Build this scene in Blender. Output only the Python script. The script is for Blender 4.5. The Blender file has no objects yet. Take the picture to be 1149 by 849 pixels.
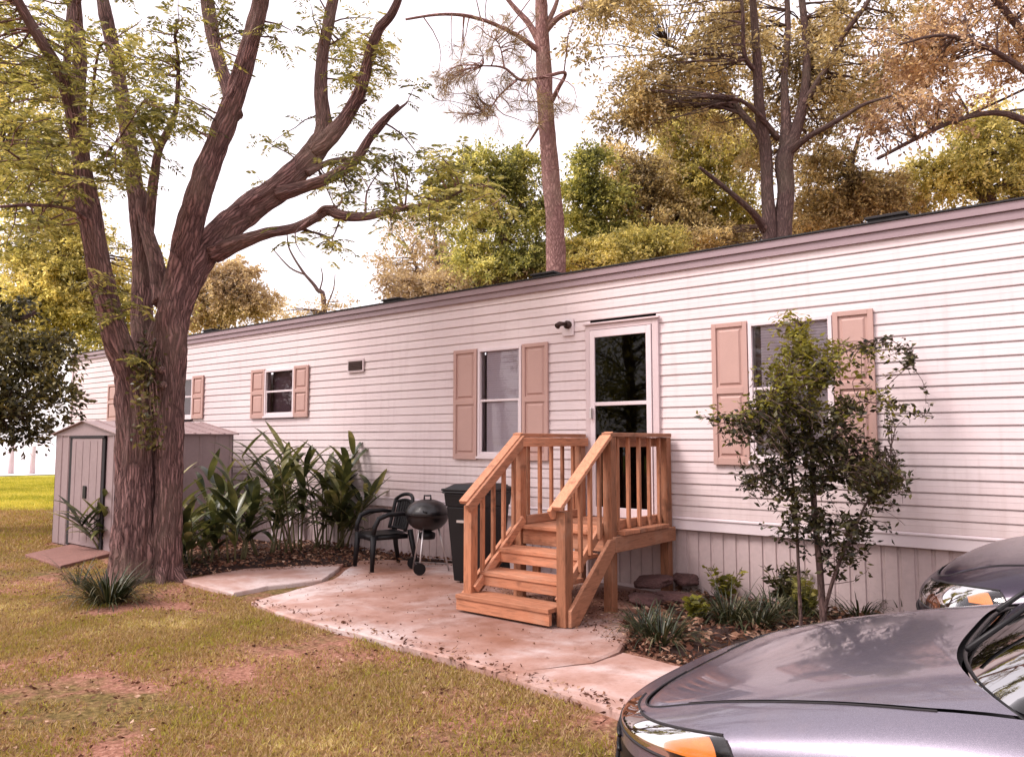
import bpy, bmesh, math, random
import numpy as np
from mathutils import Vector, Matrix, noise
random.seed(7); rng = np.random.default_rng(7)
R = math.radians
S = bpy.context.scene
COL = S.collection

# ------------------------------------------------------------------ camera
F = 870.0; CXP, CYP = 574.5, 424.5; CAMH = 1.55
PITCH = math.atan(69.5/F); TH = R(129.0)
fw0 = Vector((math.cos(TH), math.sin(TH), 0)); rt = Vector((math.sin(TH), -math.cos(TH), 0))
fw = fw0*math.cos(PITCH) + Vector((0,0,math.sin(PITCH)))
up = Vector((0,0,math.cos(PITCH))) - fw0*math.sin(PITCH)
CAM = Vector((0,0,CAMH))
cd = bpy.data.cameras.new('camera'); cam = bpy.data.objects.new('camera', cd); COL.objects.link(cam)
cd.sensor_width = 36; cd.lens = F/1149*36; cd.clip_end = 3000; cd.clip_start = .05
M3 = Matrix((rt, up, -fw)).transposed().to_4x4(); M3.translation = CAM
cam.matrix_world = M3; S.camera = cam
def ray(px, py):
    return fw + rt*((px-CXP)/F) + up*((CYP-py)/F)
def P(px, py, d):                     # point at horizontal depth d along view
    r = ray(px, py); return CAM + r*(d/(r.dot(fw0)))
def G(px, py, z=0.0):
    r = ray(px, py); return CAM + r*((z-CAMH)/r.z)
WY = 7.1
def W(px, py, y=WY):
    r = ray(px, py); p = CAM + r*(y/r.y); return p.x, p.z
def WX(px, y=WY): return W(px, 470, y)[0]

# ------------------------------------------------------------------ materials
def nm(name):
    m = bpy.data.materials.new(name); m.use_nodes = True
    nt = m.node_tree; nt.nodes.clear(); out = nt.nodes.new('ShaderNodeOutputMaterial')
    return m, nt, out
class NT:
    def __init__(s, nt): s.nt = nt
    def n(s, t, **kw):
        x = s.nt.nodes.new(t)
        for k, v in kw.items(): setattr(x, k, v)
        return x
    def l(s, a, b): s.nt.links.new(a, b)
def tex_coord(N, kind, scale=(1,1,1), rot=(0,0,0)):
    tc = N.n('ShaderNodeTexCoord'); mp = N.n('ShaderNodeMapping')
    mp.inputs['Scale'].default_value = scale; mp.inputs['Rotation'].default_value = rot
    N.l(tc.outputs[kind], mp.inputs['Vector']); return mp.outputs['Vector']
def noise_n(N, vec, scale, detail=4, rough=.6, dist=0):
    x = N.n('ShaderNodeTexNoise'); x.inputs['Scale'].default_value = scale; x.inputs['Detail'].default_value = detail
    x.inputs['Roughness'].default_value = rough; x.inputs['Distortion'].default_value = dist
    if vec is not None: N.l(vec, x.inputs['Vector'])
    return x.outputs['Fac']
def ramp(N, fac, stops):
    r = N.n('ShaderNodeValToRGB'); e = r.color_ramp.elements
    while len(e) < len(stops): e.new(.5)
    for i, (p, c) in enumerate(stops):
        e[i].position = p; e[i].color = (c[0], c[1], c[2], 1) if not isinstance(c, (int, float)) else (c, c, c, 1)
    N.l(fac, r.inputs['Fac']); return r.outputs['Color']
def mixc(N, fac, a, b, mode='MIX'):
    m = N.n('ShaderNodeMix', data_type='RGBA', blend_type=mode)
    for sock, v in ((m.inputs[0], fac), (m.inputs[6], a), (m.inputs[7], b)):
        if isinstance(v, (int, float)): sock.default_value = v
        elif isinstance(v, tuple): sock.default_value = (*v, 1)
        else: N.l(v, sock)
    return m.outputs[2]
def bumpn(N, h, strength=.3, dist=.01, prev=None):
    b = N.n('ShaderNodeBump'); b.inputs['Strength'].default_value = strength; b.inputs['Distance'].default_value = dist
    N.l(h, b.inputs['Height'])
    if prev is not None: N.l(prev, b.inputs['Normal'])
    return b.outputs['Normal']
def principled(N, out, color, rough=.6, metal=0, normal=None, coat=0, spec=.5):
    p = N.n('ShaderNodeBsdfPrincipled')
    if isinstance(color, tuple): p.inputs['Base Color'].default_value = (*color, 1)
    else: N.l(color, p.inputs['Base Color'])
    if isinstance(rough, (int, float)): p.inputs['Roughness'].default_value = rough
    else: N.l(rough, p.inputs['Roughness'])
    p.inputs['Metallic'].default_value = metal; p.inputs['Specular IOR Level'].default_value = spec
    p.inputs['Coat Weight'].default_value = coat; p.inputs['Coat Roughness'].default_value = .03
    if normal is not None: N.l(normal, p.inputs['Normal'])
    if out is not None: N.l(p.outputs[0], out.inputs['Surface'])
    return p
def mat_basic(name, col, rough=.6, metal=0, var=.15, scale=6, bump=.1, coat=0, spec=.5, bd=.004):
    m, nt, out = nm(name); N = NT(nt); v = tex_coord(N, 'Object')
    f = noise_n(N, v, scale, 6, .65); f2 = noise_n(N, v, scale*9, 3)
    c = mixc(N, f, tuple(x*(1-var) for x in col), tuple(min(1, x*(1+var)) for x in col))
    c = mixc(N, f2, c, mixc(N, 1.0, c, (1-var, 1-var, 1-var), 'MULTIPLY'))
    rr = N.n('ShaderNodeMapRange'); rr.inputs[3].default_value = rough*.85; rr.inputs[4].default_value = min(1, rough*1.15); N.l(f2, rr.inputs[0])
    principled(N, out, c, rr.outputs[0], metal, bumpn(N, f2, bump, bd) if bump else None, coat, spec)
    return m
def mat_leaf(name, cols, trans=.35, rough=.5, nscale=.9, spec=.35):
    m, nt, out = nm(name); N = NT(nt)
    g = N.n('ShaderNodeNewGeometry'); v = tex_coord(N, 'Object')
    f = noise_n(N, v, nscale, 3)
    a = N.n('ShaderNodeMath', operation='MULTIPLY_ADD'); N.l(g.outputs['Random Per Island'], a.inputs[0]); a.inputs[1].default_value = .55
    b = N.n('ShaderNodeMath', operation='MULTIPLY_ADD'); N.l(f, b.inputs[0]); b.inputs[1].default_value = 1.5; b.inputs[2].default_value = -.6
    N.l(b.outputs[0], a.inputs[2])
    n = len(cols); c = ramp(N, a.outputs[0], [((i+.3)/n, cols[i]) for i in range(n)])
    p = principled(N, None, c, rough, 0, None, 0, spec)
    t = N.n('ShaderNodeBsdfTranslucent'); N.l(mixc(N, 1.0, c, (1.65, 1.5, 1.0), 'MULTIPLY'), t.inputs['Color'])
    mx = N.n('ShaderNodeMixShader'); mx.inputs[0].default_value = trans
    N.l(p.outputs[0], mx.inputs[1]); N.l(t.outputs[0], mx.inputs[2]); N.l(mx.outputs[0], out.inputs['Surface'])
    return m
def mat_bark(name, dark, light, sx=30, sy=4.2, strength=1.0):
    m, nt, out = nm(name); N = NT(nt); v = tex_coord(N, 'UV', (sx, sy, 1)); vo = tex_coord(N, 'Object')
    w = noise_n(N, vo, 5, 3)
    vm = N.n('ShaderNodeVectorMath', operation='MULTIPLY_ADD'); cmb = N.n('ShaderNodeCombineXYZ'); N.l(w, cmb.inputs[0]); N.l(w, cmb.inputs[1])
    N.l(cmb.outputs[0], vm.inputs[0]); vm.inputs[1].default_value = (3, 1.5, 0); N.l(v, vm.inputs[2])
    vo2 = N.n('ShaderNodeTexVoronoi', feature='DISTANCE_TO_EDGE'); vo2.inputs['Scale'].default_value = 1; N.l(vm.outputs[0], vo2.inputs['Vector'])
    fn = noise_n(N, vm.outputs[0], 2.2, 6, .7)
    mr = N.n('ShaderNodeMapRange'); mr.inputs[2].default_value = .35; N.l(vo2.outputs['Distance'], mr.inputs[0])
    ad = N.n('ShaderNodeMath', operation='MULTIPLY_ADD'); N.l(fn, ad.inputs[0]); ad.inputs[1].default_value = .8
    sc = N.n('ShaderNodeMath', operation='MULTIPLY'); N.l(mr.outputs[0], sc.inputs[0]); sc.inputs[1].default_value = .55; N.l(sc.outputs[0], ad.inputs[2])
    big = noise_n(N, vo, 1.3, 4)
    c = ramp(N, ad.outputs[0], [(.28, dark), (.62, tuple((a+b)/2 for a, b in zip(dark, light))), (.95, light)])
    c = mixc(N, ramp(N, big, [(.45, 0.0), (.7, .55)]), c, (light[0]*.75, light[1]*.95, light[2]*.8))
    principled(N, out, c, .9, 0, bumpn(N, ad.outputs[0], strength, .03), spec=.2)
    return m
def mat_wood(name, col, stretch=(3, 3, .35), var=.5):
    m, nt, out = nm(name); N = NT(nt); oi = N.n('ShaderNodeObjectInfo')
    tc = N.n('ShaderNodeTexCoord'); mp = N.n('ShaderNodeMapping'); mp.inputs['Scale'].default_value = stretch
    ad = N.n('ShaderNodeVectorMath', operation='MULTIPLY_ADD'); N.l(tc.outputs['Object'], ad.inputs[0]); ad.inputs[1].default_value = (1, 1, 1)
    cm = N.n('ShaderNodeCombineXYZ'); m5 = N.n('ShaderNodeMath', operation='MULTIPLY'); m5.inputs[1].default_value = 31; N.l(oi.outputs['Random'], m5.inputs[0])
    N.l(m5.outputs[0], cm.inputs[0]); N.l(m5.outputs[0], cm.inputs[2]); N.l(cm.outputs[0], ad.inputs[2]); N.l(ad.outputs[0], mp.inputs['Vector'])
    f = noise_n(N, mp.outputs[0], 14, 5, .6, 1.2); k = noise_n(N, ad.outputs[0], 5, 2)
    c = ramp(N, f, [(.25, tuple(x*(1-var) for x in col)), (.5, col), (.8, tuple(min(1, x*(1+var*.6)) for x in col))])
    br = N.n('ShaderNodeMapRange'); br.inputs[3].default_value = .68; br.inputs[4].default_value = 1.15; N.l(oi.outputs['Random'], br.inputs[0])
    hs = N.n('ShaderNodeHueSaturation'); N.l(br.outputs[0], hs.inputs['Value']); N.l(c, hs.inputs['Color'])
    wz = noise_n(N, ad.outputs[0], 1.7, 5, .7)
    hs2 = mixc(N, ramp(N, wz, [(.5, 0.0), (.72, .45)]), hs.outputs[0], (.40, .27, .20))
    c = mixc(N, ramp(N, k, [(.64, 0.0), (.72, .75)]), hs2, tuple(x*.35 for x in col))
    principled(N, out, c, .65, 0, bumpn(N, f, .25, .003), spec=.3)
    return m
def mat_glass(name, tint=(.9, .9, .92), refl=1.0, fres=1.5):
    m, nt, out = nm(name); N = NT(nt)
    t = N.n('ShaderNodeBsdfTransparent'); t.inputs[0].default_value = (*tint, 1)
    g = N.n('ShaderNodeBsdfGlossy'); g.inputs['Roughness'].default_value = .02; g.inputs['Color'].default_value = (refl, refl, refl, 1)
    fr = N.n('ShaderNodeFresnel'); fr.inputs[0].default_value = fres
    v = tex_coord(N, 'Object'); N.l(bumpn(N, noise_n(N, v, 1.4, 1), .06, .05), g.inputs['Normal'])
    mx = N.n('ShaderNodeMixShader'); N.l(fr.outputs[0], mx.inputs[0]); N.l(t.outputs[0], mx.inputs[1]); N.l(g.outputs[0], mx.inputs[2])
    N.l(mx.outputs[0], out.inputs['Surface']); return m

def mat_siding():
    m, nt, out = nm('vinyl_siding'); N = NT(nt); v = tex_coord(N, 'Object', (.5, 1, 1.2)); v2 = tex_coord(N, 'Object', (6, 6, .5))
    f = noise_n(N, v, 2.0, 5, .6); s = noise_n(N, v2, 2, 4, .6)
    c = mixc(N, ramp(N, f, [(.3, 0.0), (.75, 1.0)]), (.69, .60, .60), (.63, .525, .53))
    c = mixc(N, ramp(N, s, [(.52, 0.0), (.85, .30)]), c, (.42, .31, .31))
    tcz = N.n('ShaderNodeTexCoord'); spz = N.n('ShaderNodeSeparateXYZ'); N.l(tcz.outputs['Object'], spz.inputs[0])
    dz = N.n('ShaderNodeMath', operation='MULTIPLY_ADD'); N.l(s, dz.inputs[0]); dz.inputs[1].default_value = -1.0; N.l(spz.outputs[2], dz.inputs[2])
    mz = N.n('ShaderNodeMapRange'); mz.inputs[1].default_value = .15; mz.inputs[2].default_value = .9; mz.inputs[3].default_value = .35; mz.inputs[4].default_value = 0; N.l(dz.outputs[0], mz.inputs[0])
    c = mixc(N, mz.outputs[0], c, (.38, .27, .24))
    principled(N, out, c, .5, 0, bumpn(N, noise_n(N, tex_coord(N, 'Object', (1, 1, 14)), 5, 4), .12, .003), spec=.35)
    return m
def mat_concrete():
    m, nt, out = nm('concrete'); N = NT(nt); v = tex_coord(N, 'Object')
    f = noise_n(N, v, .9, 6, .62, .4); g = noise_n(N, v, 40, 4); h = noise_n(N, v, 4, 6, .7)
    c = ramp(N, f, [(.34, (.30, .15, .105)), (.48, (.42, .27, .23)), (.6, (.56, .46, .44))])
    c = mixc(N, ramp(N, h, [(.5, 0.0), (.72, .45)]), c, (.22, .10, .06))
    c = mixc(N, ramp(N, g, [(.55, 0.0), (.75, .4)]), c, (.25, .14, .11))
    # rusty leaf-stain round the steps, with shade under the deck painted in
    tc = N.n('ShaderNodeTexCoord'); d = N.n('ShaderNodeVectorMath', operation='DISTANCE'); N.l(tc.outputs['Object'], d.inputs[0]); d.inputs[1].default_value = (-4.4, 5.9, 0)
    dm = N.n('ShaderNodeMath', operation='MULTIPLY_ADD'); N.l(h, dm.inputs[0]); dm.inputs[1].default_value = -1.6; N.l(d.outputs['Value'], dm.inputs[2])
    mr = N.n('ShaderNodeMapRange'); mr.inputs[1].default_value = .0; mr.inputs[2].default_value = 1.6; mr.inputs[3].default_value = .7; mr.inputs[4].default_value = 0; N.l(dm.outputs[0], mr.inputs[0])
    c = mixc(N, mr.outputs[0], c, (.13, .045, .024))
    principled(N, out, c, .85, 0, bumpn(N, g, .35, .004, bumpn(N, h, .3, .01)), spec=.25)
    return m
def mat_ground():
    m, nt, out = nm('lawn_soil'); N = NT(nt); v = tex_coord(N, 'Object')
    f = noise_n(N, v, .55, 6, .62, .5); g = noise_n(N, v, 30, 5, .7); h = noise_n(N, v, 7, 5, .65)
    grass = ramp(N, g, [(.3, (.05, .036, .014)), (.55, (.17, .12, .045)), (.75, (.34, .25, .11))])
    dirt = ramp(N, g, [(.3, (.12, .05, .032)), (.55, (.32, .155, .11)), (.8, (.55, .36, .28))])
    s = N.n('ShaderNodeMath', operation='MULTIPLY_ADD'); N.l(h, s.inputs[0]); s.inputs[1].default_value = .45; N.l(f, s.inputs[2])
    near = mixc(N, ramp(N, s.outputs[0], [(.60, 0.0), (.76, 1.0)]), grass, dirt)
    tc = N.n('ShaderNodeTexCoord'); sp = N.n('ShaderNodeSeparateXYZ'); N.l(tc.outputs['Object'], sp.inputs[0])
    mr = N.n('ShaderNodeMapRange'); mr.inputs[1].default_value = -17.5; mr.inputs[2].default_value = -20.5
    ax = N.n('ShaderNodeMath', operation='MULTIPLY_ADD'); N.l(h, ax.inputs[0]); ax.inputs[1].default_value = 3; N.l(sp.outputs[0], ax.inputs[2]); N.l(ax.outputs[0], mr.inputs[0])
    far = ramp(N, noise_n(N, v, 3, 5), [(.35, (.30, .29, .035)), (.65, (.46, .42, .08))])  # sunlight on the far lawn painted in as a brighter, yellower colour
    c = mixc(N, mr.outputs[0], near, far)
    principled(N, out, c, .95, 0, bumpn(N, g, .7, .02, bumpn(N, h, .5, .04)), spec=.1)
    return m
MAT = dict(
 siding=mat_siding(), concrete=mat_concrete(), ground=mat_ground(),
 white=mat_basic('white_vinyl', (.70, .61, .63), .4, var=.05, bump=.03),
 trim=mat_basic('pale_trim', (.60, .49, .50), .5, var=.08, bump=.05),
 fascia=mat_basic('fascia_metal', (.32, .235, .255), .5, var=.10, bump=.05),
 skirt=mat_basic('skirting_vinyl', (.56, .44, .435), .55, var=.25, scale=2.2, bump=.08),
 shutter=mat_basic('shutter_paint', (.48, .305, .265), .55, var=.08, bump=.06),
 blind=mat_basic('blind_slats', (.72, .64, .70), .5, var=.05, bump=0),
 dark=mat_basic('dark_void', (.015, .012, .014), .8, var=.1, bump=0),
 curtain=mat_basic('curtain', (.20, .12, .15), .9, var=.3),
 black=mat_basic('black_plastic', (.007, .0065, .008), .45, var=.2, bump=.05, spec=.3),
 blackm=mat_basic('black_enamel', (.006, .004, .005), .38, var=.1, bump=0, coat=.12),
 roofblack=mat_basic('roof_tar', (.03, .028, .03), .9, var=.3),
 shedw=mat_basic('shed_steel', (.30, .225, .23), .5, var=.2, scale=2, bump=.05),
 shedr=mat_basic('shed_roof_steel', (.36, .255, .25), .5, var=.4, scale=3, bump=.1),
 metal=mat_basic('galvanised', (.62, .58, .58), .35, metal=.8, var=.1, bump=0),
 rust=mat_basic('rusty_steel', (.06, .03, .025), .6, metal=.4, var=.3),
 wood=mat_wood('cedar_lumber', (.38, .16, .085)), woodx=mat_wood('cedar_lumber_across', (.45, .19, .105), (.35, 3, 3)),
 woody=mat_wood('cedar_lumber_along', (.47, .21, .12), (3, .35, 3)),
 bark=mat_bark('rough_bark', (.022, .011, .012), (.36, .205, .19)),
 barkp=mat_bark('pine_bark', (.15, .07, .065), (.46, .27, .24), 14, 6),
 barkd=mat_bark('grey_bark', (.05, .03, .03), (.22, .14, .125), 18, 5),
 stem=mat_basic('cane_stem', (.14, .12, .05), .6, var=.3),
 rock=mat_basic('flagstone', (.15, .07, .065), .85, var=.7, scale=5, bump=.8, bd=.02),
 mulch=mat_basic('mulch', (.06, .022, .014), .95, var=.7, scale=14, bump=1.0, bd=.03),
 brick=mat_basic('red_paver', (.26, .125, .10), .9, var=.35, scale=9, bump=.6, bd=.01),
 rubber=mat_basic('tyre_rubber', (.02, .02, .02), .8, var=.2),
 chrome=mat_basic('reflector', (.75, .72, .76), .2, metal=1, var=.03, bump=0),
 amber=mat_basic('amber_lens', (.70, .19, .002), .45, var=.25, scale=40, bump=.3),
 lampgrey=mat_basic('lamp_bezel', (.26, .23, .26), .4, metal=.6, var=.3, scale=20, bump=.2),
 glass=mat_glass('window_glass'), tint=mat_glass('tinted_glass', (.12, .115, .13), .5, 1.45), lens=mat_glass('lens_glass', (.93, .92, .95), .7, 1.45),
)
def mat_paint(name, col, flake, rough=.32):
    m, nt, out = nm(name); N = NT(nt); v = tex_coord(N, 'Object')
    vo = N.n('ShaderNodeTexNoise'); vo.inputs['Scale'].default_value = 900; N.l(v, vo.inputs['Vector'])
    d = noise_n(N, v, 5, 7, .7); dd = noise_n(N, v, 60, 4, .7)
    c = mixc(N, ramp(N, vo.outputs['Fac'], [(.45, 0.0), (.7, 1.0)]), col, flake)
    c = mixc(N, ramp(N, d, [(.5, 0.0), (.8, .22)]), c, (.28, .21, .21))      # dust film
    r = N.n('ShaderNodeMapRange'); r.inputs[3].default_value = rough*.8; r.inputs[4].default_value = rough*1.5; N.l(dd, r.inputs[0])
    p = principled(N, out, c, r.outputs[0], .55, None, .9 if name[0] == 'g' else .45)
    cr = N.n('ShaderNodeMapRange'); cr.inputs[1].default_value = .4; cr.inputs[2].default_value = .8; cr.inputs[3].default_value = .02; cr.inputs[4].default_value = .16; N.l(d, cr.inputs[0])
    N.l(cr.outputs[0], p.inputs['Coat Roughness'])
    return m
MAT['grey'] = mat_paint('grey_car_paint', (.125, .112, .145), (.25, .225, .285))
MAT['plum'] = mat_paint('dark_car_paint', (.014, .009, .02), (.05, .03, .06), .28)
# leaf palettes
OL = [(.07, .055, .018), (.13, .105, .035), (.20, .155, .055), (.30, .235, .09)]
MAT['leaf_oak'] = mat_leaf('oak_leaves', [(.12, .09, .055), (.29, .235, .135), (.53, .45, .27), (.82, .73, .48)], .56)
MAT['leaf_red'] = mat_leaf('reddish_leaves', [(.14, .085, .07), (.33, .225, .165), (.56, .43, .31), (.78, .66, .48)], .56)
MAT['leaf_green'] = mat_leaf('green_leaves', [(.09, .10, .04), (.25, .27, .09), (.50, .49, .18), (.78, .75, .36)], .56)
MAT['leaf_gold'] = mat_leaf('golden_leaves', [(.15, .14, .05), (.35, .33, .12), (.62, .57, .24), (.86, .79, .44)], .56)
MAT['leaf_pale'] = mat_leaf('pale_leaves', [(.26, .19, .13), (.38, .29, .20), (.50, .41, .28), (.64, .55, .40)], .45)  # paled to paint the flare that washes out the distant trees
MAT['leaf_dark'] = mat_leaf('dark_leathery_leaves', [(.02, .02, .010), (.06, .055, .02), (.13, .115, .04), (.28, .24, .09)], .3, .35)
MAT['leaf_feather'] = mat_leaf('feathery_leaves', [(.06, .062, .02), (.15, .15, .045), (.30, .29, .09), (.52, .48, .19)], .5, nscale=1)
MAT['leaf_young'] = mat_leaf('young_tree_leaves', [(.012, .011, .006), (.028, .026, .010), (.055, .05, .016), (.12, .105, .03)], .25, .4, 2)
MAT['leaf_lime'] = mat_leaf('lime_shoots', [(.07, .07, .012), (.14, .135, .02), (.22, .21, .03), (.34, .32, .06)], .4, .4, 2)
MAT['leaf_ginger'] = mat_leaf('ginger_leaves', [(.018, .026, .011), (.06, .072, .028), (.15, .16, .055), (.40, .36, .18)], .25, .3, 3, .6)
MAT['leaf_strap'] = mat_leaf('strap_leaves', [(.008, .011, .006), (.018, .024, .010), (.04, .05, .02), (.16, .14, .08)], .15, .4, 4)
MAT['grassb'] = mat_leaf('grass_blades', [(.24, .225, .035), (.40, .36, .07), (.22, .145, .065), (.40, .27, .15), (.28, .21, .065), (.50, .35, .22), (.40, .36, .065), (.66, .56, .30)], .3, .6, 1.3, .2)
MAT['grassfar'] = mat_leaf('sun_painted_grass_blades', [(.26, .27, .03), (.42, .40, .06), (.58, .52, .12)], .4, .6, .5, .2)  # sunlit look of the far lawn put into the blade colour
MAT['litter'] = mat_leaf('dry_leaves', [(.05, .018, .012), (.13, .055, .035), (.26, .14, .09), (.50, .34, .25)], .1, .8, 6, .2)
MAT['needle'] = mat_leaf('pine_needles', [(.13, .08, .06), (.22, .15, .10), (.32, .24, .13), (.40, .32, .18)], .3, .5, 1)
_w = nm('pond_water'); _N = NT(_w[1])
principled(_N, _w[2], (.75, .68, .68), .35, 0, bumpn(_N, noise_n(_N, tex_coord(_N, 'Object'), 1.5, 4), .1, .02)); MAT['water'] = _w[0]

# ------------------------------------------------------------------ object helpers
ORG = {}
def tag(o, label=None, cat=None, group=None, kind=None):
    if label: o['label'] = label
    if cat: o['category'] = cat
    if group: o['group'] = group
    if kind: o['kind'] = kind
    return o
def thing(name, loc, label, cat, group=None, rz=0):
    o = bpy.data.objects.new(name, None); COL.objects.link(o); o.location = loc; o.rotation_euler = (0, 0, rz)
    o.empty_display_size = .2; ORG[o.name] = Vector(loc); return tag(o, label, cat, group)
class MB:
    def __init__(s): s.v = []; s.f = []; s.uv = []
    def add(s, vs, fs, uvs=None):
        b = len(s.v); s.v += [tuple(v) for v in vs]; s.f += [tuple(i+b for i in f) for f in fs]
        s.uv += uvs if uvs else [(0, 0)]*len(vs); return s
    def box(s, x0, x1, y0, y1, z0, z1):
        return s.add([(x0,y0,z0),(x1,y0,z0),(x1,y1,z0),(x0,y1,z0),(x0,y0,z1),(x1,y0,z1),(x1,y1,z1),(x0,y1,z1)],
            [(0,3,2,1),(4,5,6,7),(0,1,5,4),(1,2,6,5),(2,3,7,6),(3,0,4,7)])
    def bar(s, p, q, w, h, upv=(0,0,1)):
        p = Vector(p); q = Vector(q); d = (q-p).normalized(); a = d.cross(Vector(upv)).normalized(); b = a.cross(d)
        c = []
        for e in (p, q):
            for i, j in ((-1,-1),(1,-1),(1,1),(-1,1)): c.append(e + a*(i*w/2) + b*(j*h/2))
        return s.add(c, [(0,1,2,3),(7,6,5,4),(0,4,5,1),(1,5,6,2),(2,6,7,3),(3,7,4,0)])
    def tube(s, pts, rad, n=8, disp=None, cap=True):
        R0 = max(rad) if isinstance(rad, (list, tuple)) else rad; pts = [Vector(p) for p in pts]; ref = Vector((.3, .2, 1)).normalized(); L = 0
        if abs((pts[-1]-pts[0]).normalized().dot(ref)) > .95: ref = Vector((1, .1, 0)).normalized()
        vs = []; uv = []; pa = None
        for i, p in enumerate(pts):
            d = (pts[min(i+1, len(pts)-1)] - pts[max(i-1, 0)]).normalized()
            if i: L += (p-pts[i-1]).length
            a = (d.cross(ref) if pa is None else (pa - d*pa.dot(d))).normalized(); pa = a
            b = d.cross(a); r = rad[i] if isinstance(rad, (list, tuple)) else rad
            for k in range(n+1 if disp is not None else n):
                t = 2*math.pi*k/n; o = a*math.cos(t) + b*math.sin(t)
                rr = r if disp is None else r*disp(t, L, p+o*r, r)
                vs.append(p+o*rr); uv.append((abs(k/n*2-1)*math.pi*R0, L))
        m = n+1 if disp is not None else n
        fs = []
        for i in range(len(pts)-1):
            for k in range(n):
                k2 = (k+1) if disp is not None else (k+1) % n
                fs.append((i*m+k, i*m+k2, (i+1)*m+k2, (i+1)*m+k))
        if cap: fs.append(tuple(range((len(pts)-1)*m, (len(pts)-1)*m+n))); fs.append(tuple(reversed(range(n))))
        return s.add(vs, fs, uv)
    def lathe(s, prof, n=24, c=(0,0,0)):
        vs = []; fs = []
        for r, z in prof:
            for k in range(n): t = 2*math.pi*k/n; vs.append((c[0]+r*math.cos(t), c[1]+r*math.sin(t), c[2]+z))
        for i in range(len(prof)-1):
            for k in range(n): fs.append((i*n+k, i*n+(k+1) % n, (i+1)*n+(k+1) % n, (i+1)*n+k))
        return s.add(vs, fs)
    def strap(s, p0, d0, L, wid, droop=1.0, seg=7, fold=.25, side=None, prof=None):
        p = Vector(p0); d = Vector(d0).normalized(); st = L/seg; vs = []
        sd = Vector(side) if side else d.cross(Vector((0, 0, 1)))
        if sd.length < .05: sd = Vector((random.uniform(-1,1), random.uniform(-1,1), 0))
        sd.normalize()
        for i in range(seg+1):
            t = i/seg; w = wid*(prof(t) if prof else (math.sin(math.pi*min(1, t*.93+.07))**.75))*.5
            nrm = sd.cross(d).normalized()
            vs += [p - sd*w + nrm*w*fold, p, p + sd*w + nrm*w*fold]
            p = p + d*st; d = (d + Vector((0, 0, -droop*st*(.4+1.4*t)))).normalized()
        fs = []
        for i in range(seg): a = i*3; fs += [(a, a+1, a+4, a+3), (a+1, a+2, a+5, a+4)]
        return s.add(vs, fs)
    def build(s, name, mat, parent=None, smooth=False, world=True, bevel=0, uvs=False):
        o0 = Vector((0,0,0))
        if parent is not None and world: o0 = ORG.get(parent.name, o0)
        me = bpy.data.meshes.new(name)
        me.from_pydata([(v[0]-o0.x, v[1]-o0.y, v[2]-o0.z) for v in s.v], [], s.f)
        if uvs:
            ul = me.uv_layers.new(name='UVMap'); idx = np.empty(len(me.loops), np.int32); me.loops.foreach_get('vertex_index', idx)
            ul.data.foreach_set('uv', np.array(s.uv, np.float32)[idx].ravel())
        me.update(); me.materials.append(MAT[mat] if isinstance(mat, str) else mat)
        if smooth: me.polygons.foreach_set('use_smooth', [True]*len(me.polygons))
        o = bpy.data.objects.new(name, me); COL.objects.link(o)
        if parent is not None: o.parent = parent
        ORG[o.name] = o0 if parent is not None else Vector((0,0,0))
        if bevel:
            b = o.modifiers.new('bevel', 'BEVEL'); b.width = bevel; b.segments = 2; b.limit_method = 'ANGLE'
        return o
def struct(o): o['kind'] = 'structure'; return o
def smooth_path(pts, per=6):
    out = []; n = len(pts)
    for i in range(n-1):
        p0, p1, p2, p3 = pts[max(i-1,0)], pts[i], pts[i+1], pts[min(i+2,n-1)]
        for k in range(per):
            t = k/per
            out.append(tuple(.5*((2*b)+(-a+c)*t+(2*a-5*b+4*c-d)*t*t+(-a+3*b-3*c+d)*t**3) for a,b,c,d in zip(p0,p1,p2,p3)))
    out.append(tuple(pts[-1])); return out
def leaves(name, mat, parent, pts, dirs, length, width, jitter=.35):
    """many separate leaf-shaped quads as one foliage mesh"""
    n = len(pts); o0 = np.array(ORG.get(parent.name, Vector())) if parent else np.zeros(3)
    pts = np.asarray(pts)-o0; d = np.asarray(dirs); d = d/np.linalg.norm(d, axis=1, keepdims=True)
    r = rng.normal(size=(n, 3)); s = np.cross(d, r); s /= np.linalg.norm(s, axis=1, keepdims=True)+1e-9; nn = np.cross(s, d)
    L = length*(1+jitter*rng.uniform(-1, 1, (n, 1))); Wd = width*(1+jitter*rng.uniform(-1, 1, (n, 1)))
    v = np.empty((n, 4, 3)); v[:, 0] = pts; v[:, 1] = pts+d*L*.45+s*Wd*.5+nn*Wd*.18; v[:, 2] = pts+d*L; v[:, 3] = pts+d*L*.45-s*Wd*.5+nn*Wd*.18
    me = bpy.data.meshes.new(name); me.vertices.add(4*n); me.vertices.foreach_set('co', v.ravel().astype(np.float32))
    me.loops.add(4*n); me.loops.foreach_set('vertex_index', np.arange(4*n, dtype=np.int32)); me.polygons.add(n)
    me.polygons.foreach_set('loop_start', np.arange(0, 4*n, 4, dtype=np.int32)); me.polygons.foreach_set('loop_total', np.full(n, 4, np.int32))
    me.update(); me.validate(); me.materials.append(MAT[mat])
    o = bpy.data.objects.new(name, me); COL.objects.link(o)
    if parent: o.parent = parent
    return o
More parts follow.
